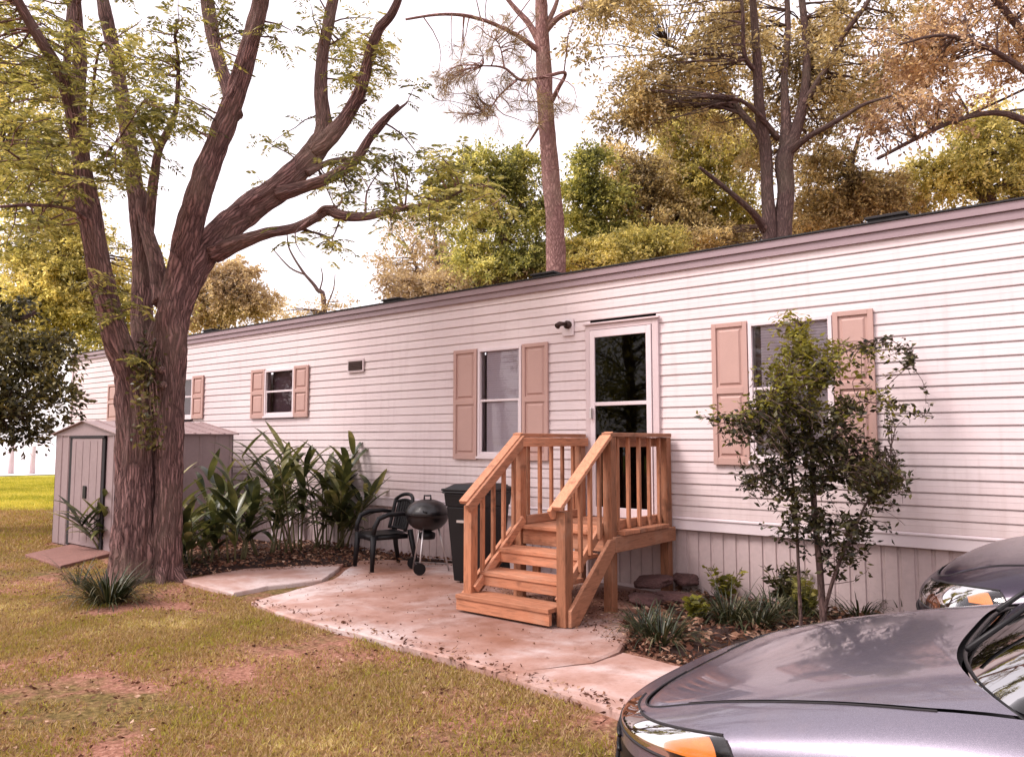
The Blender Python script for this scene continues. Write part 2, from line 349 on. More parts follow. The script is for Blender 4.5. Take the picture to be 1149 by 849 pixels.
# ------------------------------------------------------------------ world and sun
SUN_EL, SUN_AZ = 52, 238           # azimuth of the sun measured from +X, counter-clockwise
w = bpy.data.worlds.new('World'); S.world = w; w.use_nodes = True; nt = w.node_tree; nt.nodes.clear(); N = NT(nt)
sky = N.n('ShaderNodeTexSky', sky_type='NISHITA'); sky.sun_disc = False; sky.sun_elevation = R(SUN_EL)
sky.sun_rotation = R(90-SUN_AZ); sky.dust_density = 2; sky.air_density = 1.3; sky.ozone_density = 1
hs = N.n('ShaderNodeHueSaturation'); hs.inputs['Saturation'].default_value = .22; N.l(sky.outputs[0], hs.inputs['Color'])
bg = N.n('ShaderNodeBackground'); bg.inputs['Strength'].default_value = .15
N.l(mixc(N, 1.0, mixc(N, .5, hs.outputs[0], (4.3, 4.3, 4.3)), (1.0, .895, .925), 'MULTIPLY'), bg.inputs['Color'])
wo = N.n('ShaderNodeOutputWorld'); N.l(bg.outputs[0], wo.inputs['Surface'])
sd = bpy.data.lights.new('sun', 'SUN'); sd.energy = 1.3; sd.angle = R(20); sd.color = (1, .90, .86)
so = bpy.data.objects.new('sun', sd); COL.objects.link(so)
sv = Vector((math.cos(R(SUN_AZ))*math.cos(R(SUN_EL)), math.sin(R(SUN_AZ))*math.cos(R(SUN_EL)), math.sin(R(SUN_EL))))
so.rotation_euler = sv.to_track_quat('Z', 'Y').to_euler(); so.location = sv*30
S.view_settings.view_transform = 'Standard'; S.view_settings.look = 'None'; S.view_settings.exposure = 1.38; S.view_settings.gamma = 1
S.cycles.max_bounces = 6; S.cycles.transparent_max_bounces = 12

# ------------------------------------------------------------------ ground
def gz(x, y): return .02*(noise.noise((x*.6, y*.6, 0)))+.010*noise.noise((x*3, y*3, 3)) - .008
m = MB()
def axis(lo, hi, a, b, st): 
    far = [lo, lo*.4+a*.6-0.0, a-8] if lo < a-20 else [lo]
    return sorted(set(far + list(np.arange(a, b+.01, st)) + [b+8, b*.6+hi*.4, hi]))
xs = axis(-600, 600, -17, 4, .25); ys = axis(-600, 600, -1, 9, .25)
vs = [(x, y, gz(x, y) if (-17 <= x <= 4 and -1 <= y <= 9) else 0) for y in ys for x in xs]
nx = len(xs); m.add(vs, [(j*nx+i, j*nx+i+1, (j+1)*nx+i+1, (j+1)*nx+i) for j in range(len(ys)-1) for i in range(nx-1)])
struct(m.build('ground', 'ground', smooth=True))
m = MB(); m.add([(-39, -200, .03), (-39, 8, .03), (-36, 30, .03), (-36, 200, .03), (-590, 200, .03), (-590, -200, .03)], [(0, 1, 2, 3, 4, 5)]); struct(m.build('water', 'water'))

def slab(name, pix, z, mat, thick=.12, jag=.02):
    P3 = [G(a, b, z) for a, b in pix]; pts = []
    for i in range(len(P3)):
        a, b = P3[i], P3[(i+1) % len(P3)]; n = max(1, int((b-a).length/.12))
        for k in range(n):
            q = a.lerp(b, k/n); pts.append((q.x+random.uniform(-jag, jag)*.5, q.y+random.uniform(-jag, jag)*.5))
    n = len(pts); bm_ = MB(); c = (sum(p[0] for p in pts)/n, sum(p[1] for p in pts)/n)
    ins = [(c[0]+(p[0]-c[0])*.99, c[1]+(p[1]-c[1])*.99) for p in pts]
    vs = [(x, y, z-thick) for x, y in pts]+[(x, y, z-.012) for x, y in pts]+[(x, y, z) for x, y in ins]
    fs = [(i, (i+1) % n, n+(i+1) % n, n+i) for i in range(n)]+[(n+i, n+(i+1) % n, 2*n+(i+1) % n, 2*n+i) for i in range(n)]+[tuple(range(2*n, 3*n))]
    bm_.add(vs, fs); return struct(bm_.build(name, mat))
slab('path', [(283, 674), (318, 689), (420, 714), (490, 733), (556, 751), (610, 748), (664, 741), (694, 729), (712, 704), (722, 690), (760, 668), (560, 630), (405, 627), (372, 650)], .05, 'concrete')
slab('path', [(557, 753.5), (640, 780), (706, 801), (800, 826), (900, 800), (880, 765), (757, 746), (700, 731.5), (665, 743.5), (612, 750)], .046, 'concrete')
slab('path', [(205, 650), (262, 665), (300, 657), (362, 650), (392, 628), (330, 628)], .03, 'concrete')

def bed(pix, h):
    P3 = [G(a, b) for a, b in pix]; bm_ = MB(); n = 0
    c = sum(P3, Vector())/len(P3); ring = []
    for i in range(len(P3)):
        a, b = P3[i], P3[(i+1) % len(P3)]; k = max(1, int((b-a).length/.15))
        ring += [a.lerp(b, j/k) for j in range(k)]
    K = 9; vs = []
    for r in range(K+1):
        t = 1-r/K
        for p in ring:
            q = c.lerp(p, t); e = min(1, (1-t)*6)
            vs.append((q.x, q.y, .012+e*h*(.7+.5*noise.noise((q.x*4, q.y*4, 1)))+e*.015*noise.noise((q.x*20, q.y*20, 2))))
    n = len(ring); bm_.add(vs, [(r*n+i, r*n+(i+1) % n, (r+1)*n+(i+1) % n, (r+1)*n+i) for r in range(K) for i in range(n)])
    return struct(bm_.build('soil_bed', 'mulch', smooth=True))
bed([(150, 640), (205, 646), (262, 642), (395, 635), (480, 632), (560, 640), (585, 628), (500, 612), (380, 613), (250, 606), (160, 612)], .07)
bed([(700, 728), (755, 744), (880, 763), (1100, 770), (1180, 700), (1000, 678), (900, 668), (770, 662), (722, 672), (708, 700)], .08)

def sc_pts(n, pixpoly):
    out = []; P3 = [G(a, b) for a, b in pixpoly]; x0 = min(p.x for p in P3); x1 = max(p.x for p in P3); y0 = min(p.y for p in P3); y1 = max(p.y for p in P3)
    def inside(x, y):
        c = False; j = len(P3)-1
        for i in range(len(P3)):
            if (P3[i].y > y) != (P3[j].y > y) and x < (P3[j].x-P3[i].x)*(y-P3[i].y)/(P3[j].y-P3[i].y)+P3[i].x: c = not c
            j = i
        return c
    while len(out) < n:
        x, y = random.uniform(x0, x1), random.uniform(y0, y1)
        if inside(x, y): out.append((x, y))
    return out
LAWN = [(-60, 600), (70, 612), (130, 636), (200, 655), (262, 668), (283, 676), (318, 691), (420, 716), (556, 753), (640, 783), (760, 822), (760, 900), (-140, 900)]
LAWN2 = [(-140, 900), (-60, 600), (-400, 600), (-400, 900)]
def blades(name, pts, h, wd, mat, dens=None):
    P_, D_ = [], []
    for x, y in pts:
        if dens and not dens(x, y): continue
        P_.append((x, y, gz(x, y)-.004)); a = random.uniform(0, 6.28); t = random.uniform(.2, 1.1); D_.append((math.cos(a)*t, math.sin(a)*t, random.uniform(.5, 1)))
    o = leaves(name, mat, None, P_, D_, h, wd, .5); return o
def gd(x, y):
    return noise.noise((x*.7, y*.7, 5))+.6*noise.noise((x*2.5, y*2.5, 9)) + random.uniform(-.45, .45) > -.19
lp = sc_pts(130000, LAWN)+sc_pts(150000, [(-60, 668), (130, 668), (283, 680), (420, 718), (556, 755), (760, 824), (760, 900), (-140, 900)])
near = blades('grass', lp, .036, .0065, 'grassb', gd); tag(near, 'patchy short yellow green lawn in the foreground', 'grass', kind='stuff')
shade = blades('grass', sc_pts(60000, [(-300, 571), (64, 571), (64, 606), (30, 618), (-300, 640)]), .06, .016, 'grassb'); tag(shade, 'shaded rougher grass beside and beyond the shed', 'grass', kind='stuff')
sun_painted_lawn = blades('grass', sc_pts(70000, [(-60, 536), (66, 536), (66, 573), (-60, 573)]), .07, .022, 'grassfar'); tag(sun_painted_lawn, 'yellow green lawn beyond the shed, sunlight painted into its brighter colour', 'grass', kind='stuff')
# dry leaves and twigs lying about
P_, D_ = [], []
for x, y in sc_pts(3800, LAWN): P_.append((x, y, gz(x, y)+.012)); a = random.uniform(0, 6.28); D_.append((math.cos(a), math.sin(a), random.uniform(-.1, .35)))
o = leaves('fallen_leaves', 'litter', None, P_, D_, .034, .015, .5); tag(o, 'dry brown fallen leaves scattered over the lawn', 'leaf litter', kind='stuff')
P_, D_ = [], []
for x, y in sc_pts(420, [(283, 676), (556, 750), (757, 745), (708, 690), (560, 632), (405, 630), (372, 650)]):
    P_.append((x, y, .056)); a = random.uniform(0, 6.28); D_.append((math.cos(a), math.sin(a), random.uniform(0, .25)))
for x, y in sc_pts(1500, [(560, 660), (520, 650), (700, 735), (720, 700), (740, 672), (640, 660)]):
    P_.append((x, y, .054)); a = random.uniform(0, 6.28); D_.append((math.cos(a), math.sin(a), random.uniform(0, .2)))
o = leaves('path_leaves', 'litter', None, P_, D_, .025, .012, .5); tag(o, 'tiny rusty leaves and crumbs strewn on the concrete path', 'leaf litter', kind='stuff')
P_, D_ = [], []
for poly, n in (([(150, 640), (205, 646), (395, 635), (560, 640), (585, 628), (500, 612), (380, 613), (160, 612)], 4200), ([(700, 728), (755, 744), (880, 763), (1100, 770), (1180, 700), (1000, 678), (770, 662), (708, 700)], 4200)):
    for x, y in sc_pts(n, poly): P_.append((x, y, random.uniform(.06, .105))); a = random.uniform(0, 6.28); D_.append((math.cos(a), math.sin(a), random.uniform(-.1, .4)))
o = leaves('bed_leaves', 'litter', None, P_, D_, .06, .028, .5); tag(o, 'brown leaf litter covering the planting beds by the skirting', 'leaf litter', kind='stuff')

P_, D_ = [], []
for a_, b_ in (((700, 727), (757, 744)), ((757, 744), (900, 764)), ((700, 727), (710, 698)), ((205, 647), (395, 636)), ((395, 636), (560, 641)), ((283, 678), (420, 717)), ((420, 717), (556, 755)), ((556, 755), (706, 804))):
    g0, g1 = G(*a_), G(*b_)
    for _ in range(230): q = g0.lerp(g1, random.random()); P_.append((q.x+random.gauss(0, .05), q.y+random.gauss(0, .05), random.uniform(.015, .06))); t_ = random.uniform(0, 6.28); D_.append((math.cos(t_), math.sin(t_), random.uniform(-.1, .6)))
o = leaves('edge_leaves', 'litter', None, P_, D_, .038, .016, .5); tag(o, 'dry leaves and crumbs gathered along the concrete edges', 'leaf litter', kind='stuff')
# ------------------------------------------------------------------ mobile home
XL, XR, YB = WX(80), 5.2, WY+4.9
Z0, ZT = .68, 3.41
home = thing('mobile_home', (-6, 9.5, 0), 'long pale pink mobile home clad in horizontal siding with mauve shutters', 'mobile home')
home.location = (-6, WY+2.4, 0); ORG[home.name] = Vector((-6, WY+2.4, 0))
dx0, dx1 = WX(660), WX(742)
OPEN = [(WX(134), WX(217), 1.95, 2.66), (WX(298), WX(331), 1.93, 2.66), (WX(538), WX(587), 1.36, 2.66), (dx0+.04, dx1-.04, .74, 2.80), (WX(843), WX(938), 1.36, 2.66)]
m = MB(); CH = .1085; z = .80; SIDE_TOP = 3.27
m.box(XL, XR, WY+.02, WY+.05, Z0, .70)
courses = []
while z < SIDE_TOP-.001:
    z1 = min(z+CH, SIDE_TOP); segs = [(XL+.03, XR)]
    for a, b, c, d in OPEN:
        if min(z1, d)-max(z, c) > .02:
            ns = []
            for p, q in segs:
                if b <= p or a >= q: ns.append((p, q)); continue
                if a > p: ns.append((p, a))
                if b < q: ns.append((b, q))
            segs = ns
    sg2 = []
    for p, q in segs:
        jx = XL+((len(courses)*1.37) % 3.66)+.4; a_ = p
        while jx < q:
            if jx > a_+.3 and jx < q-.3: sg2.append((a_, jx)); a_ = jx-.002
            jx += 3.66
        sg2.append((a_, q))
    courses.append(z)
    for p, q in sg2:
        yo = -.0018*(int(p*1.7) % 2)
        # each vinyl course: two shallow laps with a dark shadow butt beneath, tiny waviness so reflections wander
        n = max(1, int((q-p)/.6)); pr = [(-.010, 0), (-.013, .007), (-.0078, CH*.5), (-.0086, CH*.53), (-.002, CH*.96), (.012, CH)]
        vs = []
        for i in range(n+1):
            x = p+(q-p)*i/n; wv = .0022*noise.noise((x*.8, z*7, 0))
            for (yy, zz) in [(.012, .0)]+pr: vs.append((x, WY+yy+wv+yo, min(z+zz, z1+.001)))
        k = 7; m.add(vs, [(i*k+j, (i+1)*k+j, (i+1)*k+j+1, i*k+j+1) for i in range(n) for j in range(k-1)])
    z = z1
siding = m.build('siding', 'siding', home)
m = MB()   # end wall + back wall
m.box(XL, XL+.03, WY, YB, Z0, 3.3); m.box(XL, XR, YB-.03, YB, .1, 3.3); m.box(XR, XR+.03, WY, YB, .1, 3.3); m.build('wall', 'siding', home)
m = MB(); m.box(XL-.01, XL+.05, WY-.03, WY+.0, Z0, 3.27); m.build('corner_trim', 'trim', home, bevel=.004)
m = MB(); m.box(XL, XR, WY-.022, WY+.02, .675, .800); m.box(XL, XR, WY-.032, WY-.022, .775, .792); m.build('base_trim', 'white', home, bevel=.003)
m = MB(); m.box(XL-.03, XR, WY-.035, WY+.05, 3.272, 3.335); m.box(XL-.04, XR, WY-.055, WY+.05, 3.337, 3.408); m.box(XL-.03, XR, WY-.045, WY-.035, 3.262, 3.272); m.build('fascia', 'fascia', home, bevel=.004)
m = MB(); YR = (WY+YB)/2
m.add([(XL-.06, WY-.07, 3.41), (XR, WY-.07, 3.41), (XR, YR, 3.75), (XL-.06, YR, 3.75), (XL-.06, YB+.07, 3.41), (XR, YB+.07, 3.41),
       (XL-.06, WY-.07, 3.425), (XR, WY-.07, 3.425), (XR, YR, 3.765), (XL-.06, YR, 3.765), (XL-.06, YB+.07, 3.425), (XR, YB+.07, 3.425)],
      [(0,1,2,3), (3,2,5,4), (6,9,8,7), (9,10,11,8), (0,6,7,1), (4,5,11,10), (0,3,9,6), (3,4,10,9)])
roof = m.build('roof', 'roofblack', home)
for px, py in ((245, 366), (450, 333), (620, 303), (1000, 238)):
    x, zz = W(px, py, WY+.25); m = MB(); m.box(x-.15, x+.15, WY+.05, WY+.45, 3.40, 3.43+.045); m.box(x-.17, x+.17, WY+.03, WY+.47, 3.475, 3.50)
    m.build('roof_vent', 'roofblack', roof, bevel=.006)
# skirting: ribbed vertical panels
m = MB(); x = XL; i = 0; zb = -.02
prof = []
while x < XR:
    for dx, dy in ((0, 0), (.085, 0), (.092, .012), (.112, .012), (.119, 0)): prof.append((x+dx, WY+.028+dy+.0025*noise.noise((x*3, 1, 0))))
    x += .128
vs = []
for (a, b) in prof: vs += [(a, b, zb), (a, b, .676)]
m.add(vs, [(2*i, 2*i+2, 2*i+3, 2*i+1) for i in range(len(prof)-1)]); m.build('skirting', 'skirt', home)
m = MB(); m.box(XL, XR, WY+.0, WY+.024, -.02, .075); m.build('skirting_track', 'trim', home, bevel=.003)

def shutter(x0, x1, z0, z1):
    m = MB(); y0, y1 = WY-.045, WY-.018; b = .045 if x1-x0 > .25 else .04; zm = z0+(z1-z0)*.52
    m.box(x0, x0+b, y0, y1, z0, z1); m.box(x1-b, x1, y0, y1, z0, z1)
    for a, c in ((z0, z0+b*1.5), (zm-b*.7, zm+b*.7), (z1-b, z1)): m.box(x0+b, x1-b, y0, y1, a, c)
    o = m.build('shutter', 'shutter', home, bevel=.003)
    for a, c in ((z0+b*1.5, zm-b*.7), (zm+b*.7, z1-b)):
        q = MB(); q.box(x0+b, x1-b, y0+.018, y1, a, c)
        e = .022; xa, xb, za, zc = x0+b+e, x1-b-e, a+e, c-e; g = .018
        q.add([(xa, y0+.018, za), (xb, y0+.018, za), (xb, y0+.018, zc), (xa, y0+.018, zc), (xa+g, y0+.005, za+g), (xb-g, y0+.005, za+g), (xb-g, y0+.005, zc-g), (xa+g, y0+.005, zc-g)],
              [(4,5,6,7), (0,1,5,4), (1,2,6,5), (2,3,7,6), (3,0,4,7)])
        q.build('shutter_panel', 'shutter', o)
def blind(x0, x1, z0, z1, y, par):
    m = MB(); z = z0
    while z < z1:
        m.add([(x0, y, z), (x1, y, z+.001*random.uniform(-2, 2)), (x1, y+.010, z+.0262), (x0, y+.010, z+.0262)], [(0, 1, 2, 3)]); z += .0265
    m.build('blind', 'blind', par)
def window(x0, x1, z0, z1, kind):
    y0 = WY-.04; fr = .035; fm = MB()
    fm.box(x0, x0+fr, y0, WY+.06, z0, z1); fm.box(x1-fr, x1, y0, WY+.06, z0, z1); fm.box(x0+fr, x1-fr, y0, WY+.06, z0, z0+fr); fm.box(x0+fr, x1-fr, y0, WY+.06, z1-fr, z1)
    f = fm.build('window', 'white', home, bevel=.003)
    zm = (z0+z1)/2+.02
    s = MB(); s.box(x0+fr, x1-fr, y0+.012, y0+.04, zm-.014, zm+.014); s.box(x0+fr, x0+fr+.02, y0+.012, y0+.038, z0+fr, zm-.014); s.box(x1-fr-.02, x1-fr, y0+.012, y0+.038, z0+fr, zm-.014)
    s.box(x0+fr+.02, x1-fr-.02, y0+.012, y0+.038, z0+fr, z0+fr+.02); s.build('sash', 'white', f, bevel=.002)
    s = MB(); s.box(x0-.02, x1+.02, y0-.012, y0, z0-.03, z0); s.build('sill', 'white', f, bevel=.003)
    for a, c in ((z0+fr, zm), (zm, z1-fr)):
        p = MB(); yy = y0+(.036 if a > z0+.2 else .026); p.add([(x0+fr, yy, a), (x1-fr, yy, a), (x1-fr, yy, c), (x0+fr, yy, c)], [(0, 1, 2, 3)]); p.build('pane', 'glass', f)
    if kind == 'blind': blind(x0+fr+.07, x1-fr-.003, z0+fr, z1-fr, WY+.012, f)
    q = MB(); q.add([(x0, WY+.12, z0-.02), (x1, WY+.12, z0-.02), (x1, WY+.12, z1), (x0, WY+.12, z1)], [(0, 1, 2, 3)])
    if kind == 'blind': q.build('room_lining', 'curtain', f)
    else: q.build('curtain', 'curtain', f)
window(*OPEN[0], 'dark'); window(*OPEN[1], 'dark'); window(*OPEN[2], 'blind'); window(*OPEN[4], 'blind')
for a, b, z0, z1 in ((122, 134, 1.93, 2.68), (217, 229, 1.93, 2.68), (283, 298, 1.90, 2.68), (331, 347, 1.90, 2.68), (511, 537, 1.32, 2.67), (588, 617, 1.32, 2.67), (802, 842, 1.32, 2.68), (939, 985, 1.32, 2.68)):
    shutter(WX(a), WX(b), z0, z1)
# storm door
x0, x1 = dx0, dx1; dz0, dz1 = .74, 2.80; m = MB()
m.box(x0, x0+.055, WY-.045, WY+.03, dz0, dz1); m.box(x1-.07, x1, WY-.045, WY+.03, dz0, dz1); m.box(x0+.055, x1-.07, WY-.045, WY+.03, dz1-.055, dz1)
m.box(x0-.02, x1+.02, WY-.07, WY-.02, dz1+.002, dz1+.022); m.build('door_frame', 'trim', home, bevel=.003)
a0, a1 = x0+.062, x1-.078; m = MB(); mid = dz0+1.20
m.box(a0, a0+.06, WY-.055, WY-.025, dz0+.01, dz1-.062); m.box(a1-.06, a1, WY-.055, WY-.025, dz0+.01, dz1-.062)
m.box(a0+.06, a1-.06, WY-.055, WY-.025, dz1-.14, dz1-.062); m.box(a0+.06, a1-.06, WY-.055, WY-.025, dz0+.01, dz0+.11); m.box(a0+.06, a1-.06, WY-.052, WY-.028, mid-.02, mid+.02)
door = m.build('door', 'white', home, bevel=.003)
for c, d in ((dz0+.11, mid-.02), (mid+.02, dz1-.14)):
    p = MB(); p.add([(a0+.06, WY-.038, c), (a1-.06, WY-.038, c), (a1-.06, WY-.038, d), (a0+.06, WY-.038, d)], [(0, 1, 2, 3)]); p.build('pane', 'tint', door)
p = MB(); p.box(a0+.015, a0+.04, WY-.095, WY-.055, 1.78, 1.90); p.build('handle', 'metal', door, bevel=.006)
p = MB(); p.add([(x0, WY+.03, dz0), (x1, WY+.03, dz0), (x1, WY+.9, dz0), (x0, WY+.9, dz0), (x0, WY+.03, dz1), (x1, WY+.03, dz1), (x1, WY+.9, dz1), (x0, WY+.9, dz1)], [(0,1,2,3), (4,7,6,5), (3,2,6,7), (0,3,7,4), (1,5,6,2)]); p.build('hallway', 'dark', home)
# porch lamp on its plate
lx, lz = W(639, 367); m = MB(); m.box(lx-.075, lx+.075, WY-.035, WY-.02, lz-.10, lz+.09); pl = m.build('lamp_plate', 'white', home, bevel=.003)
m = MB(); m.tube([(lx+.01, WY-.035, lz+.02), (lx+.01, WY-.07, lz+.02)], .045, 16); m.tube([(lx+.005, WY-.06, lz+.03), (lx-.02, WY-.16, lz+.02), (lx-.025, WY-.20, lz-.01)], [.018, .028, .035], 12); m.build('lamp', 'rust', pl, smooth=True)
# wall vent
vx0, vx1 = WX(391), WX(409); vz0, vz1 = W(400, 418)[1], W(400, 403)[1]; m = MB(); m.box(vx0, vx1, WY-.035, WY-.019, vz0, vz1)
m.build('vent_plate', 'trim', home, bevel=.003); m = MB()
for k in range(5): z = vz0+.04+k*(vz1-vz0-.07)/5; m.bar((vx0+.03, WY-.04, z), (vx1-.03, WY-.04, z), .012, .010)
m.box(vx0+.025, vx1-.025, WY-.0375, WY-.0352, vz0+.03, vz1-.03); m.build('vent_louvres', 'rust', home)

# ------------------------------------------------------------------ wooden steps
ax, bx_ = -4.72, -3.70; yf, yr, yn = 5.95, 6.99, 5.24; DZ = .745; PS = .09
steps = thing('porch_steps', ((ax+bx_)/2, 6, 0), 'new orange cedar porch steps with railings in front of the door', 'steps')
def piece(name, mat, fn, lab=None):
    m = MB(); fn(m); o = m.build(name, mat, steps, bevel=.005)
    if lab: o['label'] = lab
    return o
for X in (ax, bx_):
    piece('post', 'wood', lambda m: m.box(X-PS/2, X+PS/2, yf-PS/2, yf+PS/2, .03, 1.58))
    piece('post', 'wood', lambda m: m.box(X-PS/2, X+PS/2, yr-PS/2, yr+PS/2, .03, 1.58))
    piece('post', 'wood', lambda m: m.box(X-PS/2, X+PS/2, yn-PS/2, yn+PS/2, .052, .97))
    sx = 1 if X == bx_ else -1
    piece('top_rail', 'woody', lambda m: m.box(X-.05, X+.05, yf-.05, yr+.05, 1.582, 1.62))
    piece('top_rail', 'woody', lambda m: m.box(X-sx*.047, X-sx*.083, yf-.045, yr+.045, 1.49, 1.578))
    # sloping hand rail: cap and side board
    p0, p1 = Vector((X, yn-.10, .955)), Vector((X, yf+.0, 1.585))
    piece('hand_rail', 'woody', lambda m: m.bar(p0+Vector((0, 0, .045)), p1+Vector((0, 0, .03)), .095, .036, (0, 0, 1)))
    piece('hand_rail', 'woody', lambda m: m.bar(p0+Vector((-sx*.062, 0, -.01)), p1+Vector((-sx*.062, 0, -.02)), .036, .088))
    # lower sloping rail and stringer
    piece('lower_rail', 'woody', lambda m: m.bar((X-sx*.062, yn-.0, .235), (X-sx*.062, yf-.02, .80), .034, .075))
    piece('stringer', 'woody', lambda m: m.add([(X+d, y, z) for d in (-.019+sx*.064, .019+sx*.064) for y, z in ((yn-.02, .055), (yn+.10, .055), (yf-.05, .575), (yf-.05, .69), (yf-.12, .69), (yn-.02, .185))],
          [(0,1,2,3,4,5), (11,10,9,8,7,6)]+[(i, i+6, (i+1) % 6+6, (i+1) % 6) for i in range(6)]) if X == bx_ else m.bar((X-.064, yn, .12), (X-.064, yf, .66), .038, .16))
    for k in range(5):
        y = yf+.13+k*(yr-yf-.26)/4+.0
        piece('baluster', 'wood', lambda m: m.box(X+sx*.012-.017, X+sx*.012+.017, y-.017, y+.017, DZ-.10, 1.58) if False else m.box(X-.018, X+.016, y-.018, y+.018, DZ-.0, 1.58))
    for k in range(4):
        y = yn+.13+k*.15; zl = .235+(y-yn)/(yf-yn)*.58; zt = .93+(y-yn)/(yf-yn)*.57
        piece('baluster', 'wood', lambda m: m.box(X-sx*.027-.017, X-sx*.027+.017, y-.018, y+.018, zl-.02, zt+.05))
    piece('rim_joist', 'woody', lambda m: m.box(X+sx*.047, X+sx*.083, yf-.045, yr+.045, DZ-.175, DZ-.04))
    piece('bottom_rail', 'woody', lambda m: m.box(X-sx*.022-.001, X-sx*.06, yf+.047, yr-.047, DZ+.003, DZ+.083))
for k in range(8):
    y = yf-.06+k*.142; piece('deck_board', 'woodx', lambda m: m.box(ax-.10 if k else ax+.05, bx_+.10 if k else bx_-.05, y, y+.136, DZ-.036, DZ) if k not in (0, 7) else m.box(ax+.047, bx_-.047, y, y+.136, DZ-.036, DZ))
piece('rim_joist', 'woodx', lambda m: m.box(ax+.047, bx_-.047, yf-.02, yf+.018, DZ-.18, DZ-.038))
for k, (zz, y0) in enumerate(((.205, yn-.15), (.385, yn+.08), (.565, yn+.31))):
    xa, xb = (ax-.05, bx_-.02) if k == 0 else (ax+.048, bx_-.048)
    if k == 0: xa, xb = ax-.045, bx_-.05
    for j in range(2):
        yy = y0+j*.142
        if k == 0 and j == 1: xa = ax+.047
        piece('tread', 'woodx', lambda m: m.box(xa, xb, yy, yy+.138, zz-.037, zz))
    piece('riser', 'woodx', lambda m: m.box(xa if k else ax-.045, xb, y0+.012, y0+.05, zz-(.135 if k == 0 else .125), zz-.039))
    if k: piece('tread_cleat', 'wood', lambda m: m.box((ax+bx_)/2-.13, (ax+bx_)/2-.06, y0+.1, y0+.14, zz-.2, zz-.038))
# ------------------------------------------------------------------ chair
def local(root): ORG[root.name] = Vector((0, 0, 0)); return root
c = G(437, 637, .05)
chair = local(thing('plastic_chair', (c.x-.10, c.y+.0, .05), 'dark green-black plastic armchair beside the kettle grill', 'chair', rz=R(-108)))
# local frame: +x is the front of the chair
m = MB(); 
def seatz(x, y): return .42 - .03*math.exp(-((x-.05)**2+y*y)/.04)
n = 12; vs = []; fs = []
for i in range(n+1):
    for j in range(n+1):
        x = -.22+.46*i/n; wy = .23-.02*(1-i/n); y = (j/n*2-1)*wy; z = seatz(x, y)-(.03*max(0, (i-n+1.5)/1.5))
        vs.append((x, y, z))
k = (n+1)**2; vs2 = [(a, b, z-.02) for a, b, z in vs]
fs = [(i*(n+1)+j, (i+1)*(n+1)+j, (i+1)*(n+1)+j+1, i*(n+1)+j+1) for i in range(n) for j in range(n)]
m.add(vs, fs); m.add(vs2, [tuple(reversed(f)) for f in fs]); m.box(.225, .245, -.225, .225, .34, .40); m.box(-.2, .22, .215, .235, .35, .40); m.box(-.2, .22, -.235, -.215, .35, .40)
m.build('seat', 'black', chair, True, world=False)
def backrest():
    m = MB(); nn = 16
    def bp(u, v):   # u across -1..1, v 0..1 up
        y = u*(.235+.02*v); z = .43+.42*v-(.05*u*u*v); x = -.21-.10*v-.05*(1-u*u)*1.0+.05
        return x, y, z
    for s in range(7):       # vertical slats with slots between
        u0 = -.80+s*1.6/7+.03; u1 = -.80+(s+1)*1.6/7-.03
        vs = []; 
        for i in range(9):
            v = .05+.78*i/8
            for u in (u0, u1): x, y, z = bp(u, v); vs += [(x, y, z), (x-.01, y, z)]
        fs = []
        for i in range(8): a = i*4; fs += [(a, a+2, a+6, a+4), (a+1, a+5, a+7, a+3), (a, a+4, a+5, a+1), (a+2, a+3, a+7, a+6)]
        m.add(vs, fs)
    fr = [bp(-.95, v/8) for v in range(8)]+[bp(-.95+1.9*t/12, 1.0-.10*(abs(-.95+1.9*t/12))**4) for t in range(13)]+[bp(.95, 1-v/8) for v in range(1, 9)]
    m.tube(fr, .022, 8)
    m.tube([bp(-.9+1.8*t/8, .84) for t in range(9)], .016, 6); m.tube([bp(-.9+1.8*t/8, .04) for t in range(9)], .016, 6)
    m.build('backrest', 'black', chair, True, world=False)
backrest()
for sy in (-1, 1):
    m = MB(); m.tube([(-.24, sy*.25, .62), (-.1, sy*.275, .645), (.08, sy*.28, .64), (.19, sy*.275, .60), (.235, sy*.265, .50), (.245, sy*.255, .42)], [.02, .026, .03, .03, .028, .026], 8); m.build('armrest', 'black', chair, True, world=False)
    m = MB(); m.tube([(.235, sy*.235, .41), (.26, sy*.26, 0)], [.038, .024], 8); m.build('leg', 'black', chair, True, world=False)
    m = MB(); m.tube([(-.23, sy*.225, .45), (-.27, sy*.25, .2), (-.31, sy*.26, 0)], [.036, .03, .024], 8); m.build('leg', 'black', chair, True, world=False)

# ------------------------------------------------------------------ kettle grill
c = G(479, 641, .05)
gr = local(thing('kettle_grill', (c.x, c.y, .05), 'round black kettle barbecue grill on three metal legs with wheels', 'grill', rz=R(35)))
gs = 1.08; gr.scale = (.95, .95, .93)
m = MB(); m.lathe([(r*gs, z) for r, z in ((.001, .50), (.08, .505), (.16, .54), (.215, .60), (.235, .66), (.24, .70), (.248, .70), (.248, .712), (.23, .712))], 40); m.build('bowl', 'blackm', gr, True, False)
m = MB(); m.lathe([(r*gs, z) for r, z in ((.25, .712), (.252, .725), (.238, .755), (.205, .81), (.15, .855), (.08, .88), (.001, .887))], 40); lid = m.build('lid', 'blackm', gr, True, False)
m = MB(); m.tube([(-.04, 0, .88), (-.04, 0, .93), (.04, 0, .93), (.04, 0, .88)], .012, 8); m.build('lid_handle', 'black', lid, True, False)
m = MB(); m.tube([(0, -.215, .74), (0, -.265, .76), (.05, -.28, .745)], .010, 6); m.build('bowl_handle', 'black', gr, True, False)
